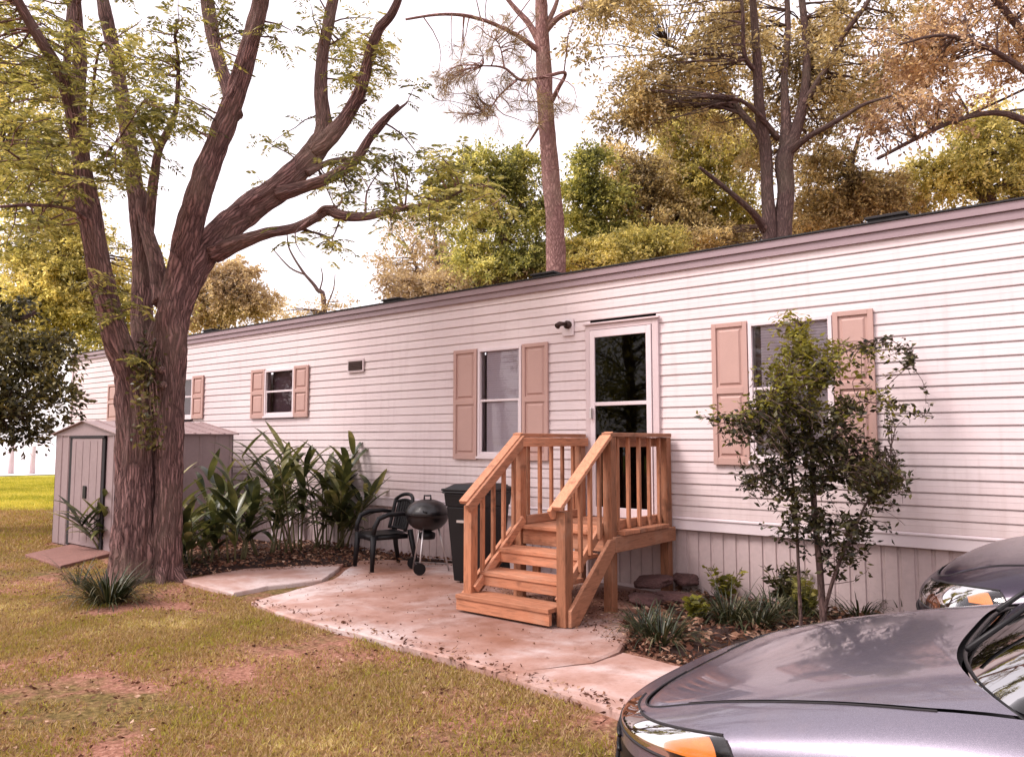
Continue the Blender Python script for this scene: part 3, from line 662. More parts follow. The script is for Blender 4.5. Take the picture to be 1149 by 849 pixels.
for k in range(3):
    a = R(120*k+20); m = MB(); m.tube([(math.cos(a)*.13, math.sin(a)*.13, .56), (math.cos(a)*.27, math.sin(a)*.27, .0)], .011, 8); m.build('leg', 'metal', gr, True, False)
m = MB(); m.lathe([(.09, .40), (.10, .43), (.10, .47), (.06, .49), (.04, .51)], 24); m.build('ash_catcher', 'black', gr, True, False)
m = MB(); pts = [(math.cos(R(120*k+20))*.245, math.sin(R(120*k+20))*.245, .09) for k in (1, 2)]; m.tube(pts, .006, 6)
m.tube([pts[0], (math.cos(R(20))*.245, math.sin(R(20))*.245, .09), pts[1]], .005, 6); m.build('wire_rack', 'metal', gr, True, False)
for k in (1, 2):
    a = R(120*k+20); cc = Vector((math.cos(a)*.26, math.sin(a)*.26, .075)); dd = (Vector(pts[1])-Vector(pts[0])).normalized()*(1 if k == 2 else -1)
    m = MB(); m.tube([cc+dd*.0, cc+dd*.03], .072, 20); m.build('wheel', 'black', gr, False, False)

# ------------------------------------------------------------------ wheelie bin
c = G(511, 654, .05)
bn = local(thing('wheeled_bin', (c.x+.09, c.y+.26, .05), 'tall black wheeled rubbish bin beside the porch steps', 'bin', rz=R(10)))
bn.scale = (.86, .9, 1)
m = MB()
def fr(x, y, z0, z1, x2, y2): return m.add([(-x,-y,z0),(x,-y,z0),(x,y,z0),(-x,y,z0),(-x2,-y2,z1),(x2,-y2,z1),(x2,y2,z1),(-x2,y2,z1)], [(0,3,2,1),(4,5,6,7),(0,1,5,4),(1,2,6,5),(2,3,7,6),(3,0,4,7)])
fr(.20, .24, .02, .80, .265, .31); fr(.275, .32, .80, .94, .29, .335); fr(.31, .355, .94, .965, .31, .355); m.build('body', 'black', bn, False, False, .012)
m = MB(); fr(.315, .36, .967, .99, .315, .36); fr(.29, .33, .99, 1.035, .20, .25); m.tube([(-.22, .34, 1.0), (.22, .34, 1.0)], .02, 8); m.build('lid', 'black', bn, False, False, .008)
m = MB(); m.box(-.10, .10, -.335, -.30, .64, .665); m.build('catch_bar', 'metal', bn, False, False)
for sx in (-1, 1):
    m = MB(); m.tube([(sx*.20, .25, .11), (sx*.25, .25, .11)], .11, 20); m.build('wheel', 'rubber', bn, False, False, .005)

# ------------------------------------------------------------------ shed
shx0, shx1, shy0, shy1 = -13.05, -11.0, 4.92, 6.68; EV = 1.66; AP = 1.84
sh = thing('garden_shed', ((shx0+shx1)/2, (shy0+shy1)/2, 0), 'small weathered steel garden shed with a low gable roof behind the big tree', 'shed')
m = MB(); xc = (shx0+shx1)/2
def ribbed(p, q, z0, z1, nrm):
    p, q = Vector(p), Vector(q); L = (q-p).length; d = (q-p)/L; n = Vector(nrm); s = 0; pr = []
    while s < L:
        for a, b in ((0, 0), (.20, 0), (.21, .012), (.235, .012), (.245, 0)): pr.append(p+d*min(s+a, L)+n*b)
        s += .25
    vs = []
    for k in pr: vs += [(k.x, k.y, z0), (k.x, k.y, z1)]
    m.add(vs, [(2*i, 2*i+2, 2*i+3, 2*i+1) for i in range(len(pr)-1)])
dxa, dxb = -12.42, -11.36
ribbed((shx0, shy0, 0), (dxa-.06, shy0, 0), 0, EV, (0, -1, 0)); ribbed((dxb+.05, shy0, 0), (shx1, shy0, 0), 0, EV, (0, -1, 0))
ribbed((shx1, shy0, 0), (shx1, shy1, 0), 0, EV, (1, 0, 0)); ribbed((shx0, shy1, 0), (shx0, shy0, 0), 0, EV, (-1, 0, 0)); ribbed((shx1, shy1, 0), (shx0, shy1, 0), 0, EV, (0, 1, 0))
m.add([(shx0, shy0-.012, EV), (shx1, shy0-.012, EV), (xc, shy0-.012, AP-.01)], [(0, 1, 2)]); m.add([(shx0, shy1, EV), (shx1, shy1, EV), (xc, shy1, AP-.01)], [(0, 2, 1)])
m.box(shx0, shx1, shy0-.02, shy0+.02, EV-.04, EV+.0); m.build('wall', 'shedw', sh)
m = MB()
for k in range(8):
    y = shy0-.06+k*(shy1-shy0+.12)/8; y2 = shy0-.06+(k+1)*(shy1-shy0+.12)/8; yr_ = y2-.03
    for s, xe in ((-1, shx0-.07), (1, shx1+.07)):
        for ya, yb, dz in ((y, yr_, 0), (yr_, y2, .015)):
            m.add([(xc, ya, AP+dz), (xc, yb, AP+dz), (xe, yb, EV-.01+dz), (xe, ya, EV-.01+dz), (xc, ya, AP-.01), (xc, yb, AP-.01), (xe, yb, EV-.022), (xe, ya, EV-.022)], [(0,1,2,3), (7,6,5,4), (3,2,6,7), (0,3,7,4), (2,1,5,6)])
m.build('roof', 'shedr', sh)
m = MB(); m.box(dxa+.04, dxb-.03, shy0-.035, shy0-.015, .05, EV-.08)
for k in range(4): x = dxa+.16+k*.24; m.box(x, x+.02, shy0-.04, shy0-.035, .1, EV-.12)
dr = m.build('door', 'shedw', sh, bevel=.003)
m = MB(); m.box(dxa+.50, dxa+.60, shy0-.055, shy0-.041, .72, .90); m.build('handle', 'black', dr, bevel=.004)
m = MB(); m.box(dxa-.06, dxa+.035, shy0-.028, shy0-.012, .02, EV-.05); m.box(dxb-.025, dxb+.05, shy0-.028, shy0-.012, .02, EV-.05); m.box(dxa-.06, dxb+.05, shy0-.045, shy0-.012, EV-.075, EV-.045); m.build('door_track', 'dark', sh)

# ------------------------------------------------------------------ loose slab, rocks, stand, posts by the pond
pv = [G(28, 620, .05), G(68, 633, .05), G(128, 618, .05), G(84, 608, .05)]
m = MB(); ctr = sum(pv, Vector())/4
m.add([(p.x, p.y, z) for z in (-.01, .035) for p in pv], [(0,1,5,4), (1,2,6,5), (2,3,7,6), (3,0,4,7), (4,5,6,7)])
o = m.build('paving_slab', 'brick', bevel=.01); tag(o, 'reddish flat paving slab lying in front of the shed door', 'slab')
def rock(px, py, sx, sy, sz, z, rz, lab, seed):
    bm = bmesh.new(); bmesh.ops.create_icosphere(bm, subdivisions=4, radius=1); g = G(px, py)
    for v in bm.verts:
        n1 = noise.noise(v.co*1.3+Vector((seed, 0, 0))); n2 = noise.noise(v.co*5+Vector((seed, 3, 0)))
        v.co *= 1+.28*n1+.07*n2; v.co = Vector((v.co.x*sx, v.co.y*sy, max(-.6, min(.75, v.co.z))*sz))
    me = bpy.data.meshes.new('rock'); bm.to_mesh(me); bm.free(); me.materials.append(MAT['rock'])
    o = bpy.data.objects.new('rock', me); COL.objects.link(o); o.location = (g.x, g.y, z); o.rotation_euler = (random.uniform(-.1, .1), random.uniform(-.1, .1), rz)
    tag(o, lab, 'rock', 'flat rocks piled beside the porch steps')
rock(757, 683, .22, .15, .07, .10, .3, 'flat reddish rock lowest of the pile right of the porch steps', 1)
rock(733, 676, .20, .14, .06, .20, 1.0, 'broad dark rock on the top of the pile right of the porch steps', 4)
rock(770, 672, .17, .13, .075, .19, 2.2, 'rounded brown rock at the right end of the pile by the skirting', 8)
rock(722, 686, .15, .12, .06, .11, .2, 'reddish rock under the deck corner, closest to the post', 12)
s0 = G(316, 612); m = MB(); st = thing('plant_stand', (s0.x, s0.y, 0), 'small white slatted stand half hidden behind the tall leafy canes', 'stand')
m = MB(); m.box(s0.x-.26, s0.x+.26, s0.y-.02, s0.y+.2, .47, .50); m.build('top', 'white', st, bevel=.006)
for i in (-1, 1):
    for yy in (0, .17): m = MB(); m.box(s0.x+i*.22-.025, s0.x+i*.22+.025, s0.y+yy-.02, s0.y+yy+.02, .03, .47); m.build('leg', 'white', st, bevel=.005)
for px, lab in ((12, 'pale wooden post at the far edge of the bright lawn, left one'), (36, 'pale wooden post at the far edge of the bright lawn, middle one')):
    p = G(px, 532); m = MB(); m.tube([(p.x, p.y, 0), (p.x, p.y, 1.3)], [.12, .11], 8); o = m.build('post', 'trim', smooth=True); tag(o, lab, 'post', 'posts at the far edge of the lawn')

# ------------------------------------------------------------------ plants
def lanceolate(t): return max(.04, math.sin(math.pi*min(1, t*.94+.06)))**.7*(1-.25*t)
def ginger(px, py, nst, hgt, lean, lab, seed, spread=.22, leafL=.56, off=(0, 0)):
    random.seed(seed); g = G(px, py); g = Vector((g.x+off[0], g.y+off[1], .04)); root = thing('ginger_plant', g, lab, 'plant', 'ginger plants in the bed along the skirting')
    sm, lm = MB(), MB()
    for s in range(nst):
        a = random.uniform(0, 6.28); r = spread*math.sqrt(random.random()); b = g+Vector((math.cos(a)*r, math.sin(a)*r, 0)); h = hgt*random.uniform(.66, 1.12)
        tl = Vector((math.cos(a)*.30+lean[0], math.sin(a)*.30+lean[1], 1)).normalized(); pts = []
        for i in range(9): t = i/8; pts.append(b+tl*h*t+Vector((tl.x, tl.y, -.35))*(h*.22*t*t))
        sm.tube(pts, [.014-.009*i/8 for i in range(9)], 6)
        az = random.uniform(0, 6.28)
        nl = random.randint(8, 11)
        for k in range(nl):
            t = .32+.68*k/(nl-1); q = pts[0].lerp(pts[-1], 0); i = min(7, int(t*8)); q = pts[i].lerp(pts[i+1], t*8-i)
            aa = az+(math.pi if k % 2 else 0)+random.uniform(-.5, .5); el = .15+.75*t*t+random.uniform(-.2, .2)
            d = Vector((math.cos(aa), math.sin(aa), el+.2)).normalized(); d = (d+tl*.15).normalized()
            lm.strap(q, d, leafL*random.uniform(.7, 1.2), .095*random.uniform(.8, 1.25), random.uniform(.4, 2.4), 8, .3, None, lanceolate)
    sm.build('stem', 'stem', root, True); lm.build('leaf_blades', 'leaf_ginger', root, True)
ginger(336, 623, 9, 1.38, (.0, 0), 'tallest ginger clump with leaves standing over the white stand', 11, .26)
ginger(368, 622, 8, 1.28, (.34, -.05), 'ginger clump leaning right with leaf tips over the bare skirting', 12, .20)
ginger(388, 621, 5, 1.15, (.55, -.1), 'slim ginger stems arching farthest right toward the chair', 17, .12, .6)
ginger(298, 627, 8, 1.32, (-.22, .0), 'ginger clump leaning left past the shed corner', 13, .24)
ginger(250, 634, 9, .95, (-.15, -.1), 'lower dense ginger clump in front of the shed side', 14, .30, .45)
ginger(214, 638, 8, .72, (.05, -.15), 'short dark ginger clump close to the right side of the big trunk', 15, .28, .42)
ginger(118, 618, 5, .62, (-.5, -.1), 'sparse ginger plant with arching leaves left of the big trunk', 16, .15, .55)
def tuft(px, py, n, L, wid, lab, seed, name='grass_clump', rad=.08, cat='plant', grp='strap-leaved clumps', dr=2.2, z=.0, off=(0, 0)):
    random.seed(seed); g = G(px, py); g = Vector((g.x+off[0], g.y+off[1], z)); m = MB()
    for k in range(n):
        a = random.uniform(0, 6.28); r = rad*math.sqrt(random.random()); el = random.uniform(.4, 2.0)
        d = Vector((math.cos(a), math.sin(a), el)); b = g+Vector((math.cos(a)*r, math.sin(a)*r, 0))
        m.strap(b, d, L*random.uniform(.6, 1.1), wid*random.uniform(.7, 1.2), dr*random.uniform(.8, 2.2)/L*.5, 7, .3, None, lambda t: 1-.85*t**2.5)
    root = thing(name, g, lab, cat, grp); m.build('leaf_blades', 'leaf_strap', root, True)
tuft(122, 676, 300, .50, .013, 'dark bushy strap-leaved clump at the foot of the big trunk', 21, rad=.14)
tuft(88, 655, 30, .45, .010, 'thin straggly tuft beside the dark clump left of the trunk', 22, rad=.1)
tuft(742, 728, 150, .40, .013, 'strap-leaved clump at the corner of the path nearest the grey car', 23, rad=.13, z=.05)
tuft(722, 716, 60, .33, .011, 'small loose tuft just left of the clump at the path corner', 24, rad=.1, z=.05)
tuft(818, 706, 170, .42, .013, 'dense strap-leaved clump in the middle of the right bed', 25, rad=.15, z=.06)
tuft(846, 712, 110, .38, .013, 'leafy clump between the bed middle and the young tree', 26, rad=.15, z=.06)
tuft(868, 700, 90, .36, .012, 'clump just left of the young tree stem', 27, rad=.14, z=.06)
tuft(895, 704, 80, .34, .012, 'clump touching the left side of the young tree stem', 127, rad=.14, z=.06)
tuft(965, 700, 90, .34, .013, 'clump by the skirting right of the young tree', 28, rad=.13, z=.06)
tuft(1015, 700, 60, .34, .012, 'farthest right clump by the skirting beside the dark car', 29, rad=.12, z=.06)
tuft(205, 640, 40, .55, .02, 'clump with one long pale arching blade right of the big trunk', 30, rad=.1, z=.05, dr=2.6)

# broadleaf weeds in the bed
def weed(px, py, n, h, lab, seed, mat='leaf_lime', L=.07):
    random.seed(seed); g = G(px, py); g.z = .05; root = thing('weed', g, lab, 'plant', 'small broadleaf weeds in the right bed'); sm = MB(); PP, DD = [], []
    for k in range(n):
        a = random.uniform(0, 6.28); t = random.uniform(.1, .6); hh = h*random.uniform(.5, 1); e = g+Vector((math.cos(a)*t*hh, math.sin(a)*t*hh, hh)); mid = g.lerp(e, .5)+Vector((0, 0, .03)); sm.tube([g, mid, e], .003, 4)
        for q in range(9):
            s = random.uniform(.3, 1); PP.append(tuple(g.lerp(e, s))); b = random.uniform(0, 6.28); DD.append((math.cos(b), math.sin(b), random.uniform(-.2, .6)))
    sm.build('stem', 'stem', root); leaves('foliage', mat, root, PP, DD, L, L*.5)
weed(783, 706, 26, .22, 'lime green weed among brown leaves right of the rocks', 31)
weed(815, 682, 18, .36, 'bright yellow-green weed standing against the pale skirting', 32)
weed(880, 690, 26, .42, 'leafy olive weed against the skirting left of the young tree', 33, 'leaf_young')
weed(905, 700, 30, .34, 'olive weed at the foot of the young tree', 34, 'leaf_feather')
weed(863, 668, 10, .62, 'taller weed shoot with big leaves left of the young tree', 35, 'leaf_young', .11)
# ------------------------------------------------------------------ trees
SCL = 1.0
def limb(mb, spec, depth, n=14, per=6, skel=None, bark=False, wob=.0):
    """spec: (px, py, width_px, depth offset) list -> tapered limb in space"""
    pts = []; rad = []
    sp = smooth_path([tuple(map(float, s)) for s in spec], per)
    for px, py, wpx, dd in sp:
        d = depth+dd; p = P(px, py, d); r = wpx/2*d/F*SCL
        pts.append(p+Vector((noise.noise(p*1.5), noise.noise(p*1.5+Vector((9, 0, 0))), 0))*wob); rad.append(max(r, .003))
    if skel is not None: skel += [(p, r) for p, r in zip(pts, rad)]
    disp = None
    if bark:
        sd_ = random.uniform(0, 100)
        def disp(t, L, p, r):
            c, s = math.cos(t), math.sin(t); k = .35/max(r, .05)
            ridges = noise.noise((c*r*24, s*r*24, L*2.6+sd_)); rid2 = noise.noise((c*r*55, s*r*55, L*6+sd_)); lump = noise.noise((c*1.3, s*1.3, L*1.1+sd_))
            return 1+.075*min(1.6, k)*(ridges*1.5+rid2*.8)+.10*lump
    mb.tube(pts, rad, n, disp); return pts, rad
def twig(mb, p, q, r0, r1, sag=.15, n=5, seg=5):
    p, q = Vector(p), Vector(q); L = (q-p).length; o = Vector((random.uniform(-1,1), random.uniform(-1,1), random.uniform(-.3,1)))*L*sag; pts = []
    for i in range(seg+1):
        t = i/seg; pts.append(p.lerp(q, t)+o*math.sin(math.pi*t)+Vector((random.uniform(-1,1), random.uniform(-1,1), random.uniform(-1,1)))*L*.02)
    mb.tube(pts, [r0+(r1-r0)*i/seg for i in range(seg+1)], n); return pts
def clump_pts(c, sig, n, flat=.7):
    q = rng.normal(size=(n, 3))*np.array([sig, sig, sig*flat]); return np.array(c)+q, q
DENS = .25
def blob_clumps(blobs, depth, gaps=True):
    out = []
    for b in blobs:
        px, py, rx, ry, dd, n = b[:6]; tries = 0; k = 0
        while k < n and tries < n*6:
            tries += 1
            v = rng.normal(size=3); v /= np.linalg.norm(v); v *= rng.uniform(.35, 1)**.6
            d = depth+dd+v[2]*rx*depth/F*.8; p = P(px+v[0]*rx, py+v[1]*ry, d)
            if gaps and noise.noise(p*.38) < -.06 and rng.uniform() < .93: continue
            if gaps and rng.uniform() < DENS: k += 1; continue
            out.append(p); k += 1
    return out
def crown_tree(name, lab, cat, base_px, limbs, blobs, depth, leafmat, barkmat, L=.13, Wd=.055, per=70, sig=.42, grp='trees behind the mobile home', droop=.3, n=10, twigs=True, seed=1, base=None):
    random.seed(seed); global rng; rng = np.random.default_rng(seed)
    b = base if base is not None else P(base_px, 500, depth); b = Vector((b.x, b.y, 0)); root = thing(name, b, lab, cat, grp); tm = MB(); skel = []
    for i, s in enumerate(limbs):
        if s[0][1] >= 400 and s[0][2] > 4: s = [(s[0][0], 494+1.62*F/depth, s[0][2]*1.15, 0)]+([s[0]] if s[0][1] < 470 else [])+s[1:]
        limb(tm, s, depth, n, 5, skel, bark=(n >= 12))
    full = depth > 16.5; cl = blob_clumps([b_[:5]+(int(b_[5]*(1.35 if full else 1.05)),) for b_ in blobs], depth, not full); PP, DD = [], []
    bm_ = MB()
    for c in cl:
        if twigs and skel:
            best = min(skel, key=lambda s: (s[0]-c).length+max(0, (s[0].z-c.z))*.6)
            L_ = (best[0]-c).length
            if L_ < 5: twig(bm_, best[0], c, min(best[1]*.5, .012+.009*L_), .005, .12, 4, 4)
        sg = sig*rng.uniform(.6, 1.3); nr = rng.integers(7, 13); m_ = int(per*2.0*rng.uniform(.6, 1.3)); rd = rng.normal(size=(nr, 3)); rd[:, 2] = rd[:, 2]*.6+.1; rd /= np.linalg.norm(rd, axis=1, keepdims=True)
        ri = rng.integers(0, nr, m_); t_ = rng.uniform(.12, 1, (m_, 1))*sg*1.55*rng.uniform(.6, 1.1, (nr, 1))[ri]; q = np.array(c)+rd[ri]*t_; q[:, 2] -= (t_[:, 0]**2)*.35/sg; q += rng.normal(size=q.shape)*.035
        d = rd[ri]*.9+rng.normal(size=q.shape)*.55; d[:, 2] -= droop; PP.append(q); DD.append(d)
    tm.build('trunk', barkmat, root, True, uvs=True)
    if bm_.v: bm_.build('branches', barkmat, root, True, uvs=True)
    if PP: leaves('crown', leafmat, root, np.concatenate(PP), np.concatenate(DD), L*.66, Wd*.78)
    return root
OAK = [
 [(866, 420, 20, 0), (864, 270, 17, 0), (861, 215, 14, 0), (859, 168, 14, 0), (852, 120, 12, -.3), (849, 60, 10, -.5), (842, -30, 7, -.8), (830, -140, 4, -1)],
 [(880, 420, 24, 0), (878, 268, 21, 0), (882, 215, 19, 0), (880, 178, 20, 0), (892, 150, 14, .2), (903, 105, 11, .4), (905, 50, 9, .8), (898, -30, 7, 1), (905, -130, 4, 1)],
 [(879, 180, 14, 0), (882, 140, 12, .3), (880, 90, 8, .6), (884, 30, 7, 1), (880, -60, 4, 1.4)],
 [(884, 172, 12, 0), (905, 155, 7, -.4), (935, 138, 6, -1), (968, 118, 4, -1.4), (1000, 108, 2.5, -2)],
 [(862, 172, 12, 0), (850, 148, 9, .2), (828, 122, 8, .5), (812, 96, 6, .8), (788, 72, 4, 1.2), (750, 50, 3, 1.5)],
 [(872, 155, 8, 0), (848, 125, 6, -.5), (830, 112, 4, -1)],
 [(858, 258, 11, 0), (846, 240, 8, -.4), (822, 218, 6, -1), (800, 200, 5, -1.3), (785, 188, 3.5, -1.6)],
 [(900, 120, 9, .3), (925, 80, 7, .2), (948, 38, 6, 0), (975, 0, 5, -.3), (1000, -60, 3, -.3)],
 [(848, 80, 7, -.4), (835, 60, 5, -.7), (832, 0, 4, -1), (815, -60, 3, -1)],
 [(985, 178, 4, -.6), (1040, 150, 4, -.3), (1090, 128, 3, 0), (1150, 100, 3, 0)],
]
crown_tree('oak_tree', 'big forked oak with dark stems and brown-gold foliage behind the right part of the home', 'tree', 870, OAK,
 [(705, 45, 65, 85, 0, 60), (690, 115, 50, 34, .5, 22), (735, 95, 40, 40, .4, 22), (790, 30, 80, 70, .3, 56), (880, 10, 85, 80, 1.2, 66), (910, 130, 50, 50, 1.4, 34), (960, 55, 75, 70, .5, 56), (835, 160, 40, 45, 1.3, 16), (955, 112, 40, 26, .2, 12), (800, 110, 45, 34, .8, 14), (890, 90, 50, 50, 1.6, 24), (830, -110, 200, 90, 0, 100), (1010, -60, 90, 80, 0, 36)],
 15.0, 'leaf_oak', 'barkd', .15, .05, 85, .45, seed=3)
crown_tree('tree', 'reddish-brown leaved tree reaching in from the right above the roof', 'tree', 1190,
 [[(1230, 500, 26, 0), (1220, 250, 22, 0), (1190, 120, 16, 0), (1150, 40, 10, 0), (1080, -40, 6, 0)], [(1205, 170, 12, 0), (1130, 128, 7, 0), (1060, 140, 5, 0), (985, 178, 3, 0)], [(1190, 110, 10, 0), (1120, 60, 6, -.5), (1060, 40, 4, -1), (1010, 50, 2.5, -1)]],
 [(1050, 95, 65, 45, 0, 34), (1100, 30, 80, 60, 0, 50), (1160, 90, 60, 60, 0, 44), (1020, 50, 45, 50, 0, 22), (1010, 135, 50, 22, 0, 12), (1130, -60, 100, 60, 0, 40)],
 14.0, 'leaf_red', 'barkd', .14, .05, 75, .40, seed=4)
crown_tree('tree', 'golden olive tree filling the gap above the roof at the right edge', 'tree', 1110,
 [[(1120, 500, 18, 0), (1115, 260, 16, 0), (1100, 190, 10, 0), (1120, 120, 6, 0)], [(1112, 230, 8, 0), (1060, 195, 6, 0), (1020, 185, 3, 0)]],
 [(1110, 170, 60, 55, 0, 60), (1050, 195, 35, 30, 0, 26), (1165, 180, 50, 60, 0, 40)],
 18.0, 'leaf_gold', 'barkd', .15, .06, 80, .45, seed=5)
crown_tree('tree', 'dark bushy tree right behind the oak trunk, touching the roofline', 'tree', 950,
 [[(950, 450, 12, 0), (950, 250, 10, 0), (955, 190, 6, 0), (965, 150, 4, 0)]],
 [(935, 205, 42, 42, 0, 50), (985, 215, 40, 24, 0, 26), (910, 240, 35, 20, 0, 16)],
 17.5, 'leaf_oak', 'barkd', .14, .055, 90, .40, seed=6)
crown_tree('tree', 'yellow-green tree showing left of the oak trunk', 'tree', 790,
 [[(790, 500, 14, 0), (790, 260, 12, 0), (795, 190, 8, 0), (790, 130, 5, 0)]],
 [(775, 150, 38, 42, 0, 46), (800, 210, 50, 45, 0, 60), (830, 150, 35, 40, 0, 24), (760, 200, 28, 34, 0, 22), (835, 250, 35, 24, 0, 26)],
 20.0, 'leaf_gold', 'barkd', .15, .06, 90, .42, seed=7)
crown_tree('tree', 'olive tree between the pine trunk and the yellow-green tree', 'tree', 720,
 [[(722, 500, 12, 0), (722, 300, 10, 0), (728, 220, 6, 0), (700, 180, 4, 0)]],
 [(730, 245, 55, 45, 0, 70), (700, 185, 22, 28, 0, 22), (765, 265, 40, 28, 0, 30), (735, 200, 28, 26, 0, 18)],
 19.0, 'leaf_oak', 'barkd', .14, .055, 85, .40, seed=8)
crown_tree('tree', 'green rounded tree directly right of the pine trunk', 'tree', 660,
 [[(660, 500, 12, 0), (660, 300, 10, 0), (655, 210, 6, 0)]],
 [(664, 182, 20, 22, 0, 16), (645, 205, 22, 20, 0, 16), (678, 215, 26, 18, 0, 16), (655, 250, 28, 20, 0, 20), (695, 262, 30, 24, 0, 22), (650, 285, 40, 14, 0, 20)],
 18.0, 'leaf_green', 'barkd', .13, .055, 90, .36, seed=9)
crown_tree('tree', 'green tree left of the pine trunk with drooping boughs', 'tree', 560,
 [[(570, 500, 14, 0), (568, 320, 12, 0), (560, 240, 8, 0), (530, 190, 5, 0)], [(565, 260, 6, 0), (590, 215, 4, 0), (580, 180, 3, 0)]],
 [(540, 185, 32, 18, 0, 14), (585, 190, 26, 22, 0, 18), (560, 215, 34, 18, 0, 20), (600, 240, 24, 28, 0, 22), (545, 258, 32, 24, 0, 22), (520, 280, 24, 16, 0, 12), (590, 285, 36, 20, 0, 28), (510, 225, 24, 20, 0, 9), (560, 300, 40, 14, 0, 16)],
 17.0, 'leaf_green', 'barkd', .13, .05, 85, .36, seed=10)
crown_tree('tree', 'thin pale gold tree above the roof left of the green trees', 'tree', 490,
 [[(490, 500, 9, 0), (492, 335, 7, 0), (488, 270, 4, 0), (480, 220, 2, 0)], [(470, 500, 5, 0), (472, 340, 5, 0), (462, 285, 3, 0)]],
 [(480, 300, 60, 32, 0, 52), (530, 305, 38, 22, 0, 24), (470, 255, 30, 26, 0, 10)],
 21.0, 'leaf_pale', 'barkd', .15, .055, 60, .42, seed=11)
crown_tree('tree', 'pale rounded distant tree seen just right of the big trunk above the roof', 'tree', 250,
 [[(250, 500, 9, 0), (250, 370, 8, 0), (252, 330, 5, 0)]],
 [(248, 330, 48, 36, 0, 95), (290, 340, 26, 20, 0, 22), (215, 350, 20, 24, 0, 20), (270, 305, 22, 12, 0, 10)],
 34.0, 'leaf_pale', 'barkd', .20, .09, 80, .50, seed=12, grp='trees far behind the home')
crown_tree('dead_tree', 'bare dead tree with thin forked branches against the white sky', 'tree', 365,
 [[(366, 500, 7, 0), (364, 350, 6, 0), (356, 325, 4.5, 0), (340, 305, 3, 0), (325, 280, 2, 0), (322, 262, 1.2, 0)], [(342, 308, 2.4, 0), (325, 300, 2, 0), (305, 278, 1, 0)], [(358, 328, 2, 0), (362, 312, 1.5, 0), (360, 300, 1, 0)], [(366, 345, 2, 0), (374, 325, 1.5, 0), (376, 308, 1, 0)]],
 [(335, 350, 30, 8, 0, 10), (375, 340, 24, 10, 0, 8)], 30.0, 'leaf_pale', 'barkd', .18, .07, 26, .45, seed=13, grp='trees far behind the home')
crown_tree('shrub', 'low yellow-green shrub showing over the roofline right of the pine trunk', 'shrub', 690, [[(690, 500, 8, 0), (690, 310, 6, 0)]], [(650, 290, 40, 16, 0, 26), (700, 280, 40, 22, 0, 30), (745, 275, 30, 22, 0, 22)], 17.0, 'leaf_gold', 'barkd', .13, .055, 80, .36, seed=61, grp='shrubs behind the mobile home')
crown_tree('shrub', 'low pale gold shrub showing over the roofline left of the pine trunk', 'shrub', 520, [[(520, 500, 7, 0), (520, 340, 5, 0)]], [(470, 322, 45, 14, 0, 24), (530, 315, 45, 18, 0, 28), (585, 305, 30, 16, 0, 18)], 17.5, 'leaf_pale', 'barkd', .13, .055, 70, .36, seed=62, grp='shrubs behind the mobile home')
crown_tree('shrub', 'low brown-gold shrub over the roofline between the oak and the right edge', 'shrub', 1000, [[(1000, 500, 7, 0), (1000, 280, 5, 0)]], [(930, 240, 40, 16, 0, 22), (1000, 228, 45, 14, 0, 26), (800, 268, 50, 16, 0, 26)], 18.5, 'leaf_oak', 'barkd', .13, .055, 70, .36, seed=63, grp='shrubs behind the mobile home')
for i, (x, y, h, mat_, lab) in enumerate(((-9, -13, 9, 'leaf_oak', 'unseen brown-leaved tree added behind the viewer for reflections, left one'), (-2.5, -15, 10, 'leaf_green', 'unseen green tree added behind the viewer for reflections, middle one'), (5, -12, 9, 'leaf_oak', 'unseen brown-leaved tree added behind the viewer for reflections, right one'), (-17, -15, 10, 'leaf_green', 'unseen green tree added for reflections, far to the left behind the viewer'))):  # unseen trees added to darken reflections in the glass and car paint
    root = thing('tree', (x, y, 0), lab, 'tree', 'unseen trees added behind the viewer'); tm = MB(); tm.tube([(x, y, -.1), (x+.1, y, h*.3), (x-.1, y+.1, h*.6), (x, y, h*.9)], [.3, .25, .16, .05], 10); rng = np.random.default_rng(50+i); PP, DD = [], []
    for k in range(170):
        v = rng.normal(size=3); v /= np.linalg.norm(v); v *= rng.uniform(.4, 1); c = Vector((x+v[0]*3.6, y+v[1]*3, h*.52+v[2]*h*.46)); q, o_ = clump_pts(c, .55, 50); PP.append(q); DD.append(rng.normal(size=q.shape)-np.array([0, 0, .3]))
        if k % 3 == 0: twig(tm, (x, y, min(c.z, h*.8)*.8), c, .05, .01, .1, 4, 4)
    tm.build('trunk', 'barkd', root, True, uvs=True); leaves('crown', mat_, root, np.concatenate(PP), np.concatenate(DD), .2, .09)
# pine
random.seed(20)
PINE = [
 [(622, 520, 26, 0), (624, 300, 22, 0), (620, 225, 21, 0), (614, 150, 19, 0), (610, 80, 18, 0), (608, 20, 15, 0), (606, -60, 11, 0), (604, -200, 5, 0)],
 [(606, 48, 10, 0), (592, 25, 7, 0), (570, 0, 5, 0), (550, -30, 3, 0)], [(612, 35, 8, 0), (630, 18, 6, 0), (665, 5, 4, 0), (700, -8, 3, 0)], [(612, 30, 6, 0), (622, 10, 5, 0), (632, -20, 3, 0)],
 [(608, 60, 7, 0), (580, 40, 5, -.3), (540, 22, 4, -.6), (500, 16, 3.5, -.9), (455, 22, 2.5, -1)],
 [(616, 120, 6, 0), (626, 100, 5, -.4), (634, 82, 4, -.6), (612, 86, 4, -.9), (585, 90, 3.5, -1), (565, 76, 2.5, -1.1), (540, 74, 1.6, -1.2)],
 [(580, 90, 2.5, -1), (560, 108, 2, -1), (545, 130, 1.4, -1)], [(566, 78, 2, -1.1), (560, 50, 1.5, -1.2), (545, 38, 1, -1.3)],
 [(612, 130, 4, 0), (600, 150, 3, .3), (590, 165, 1.5, .4)]]
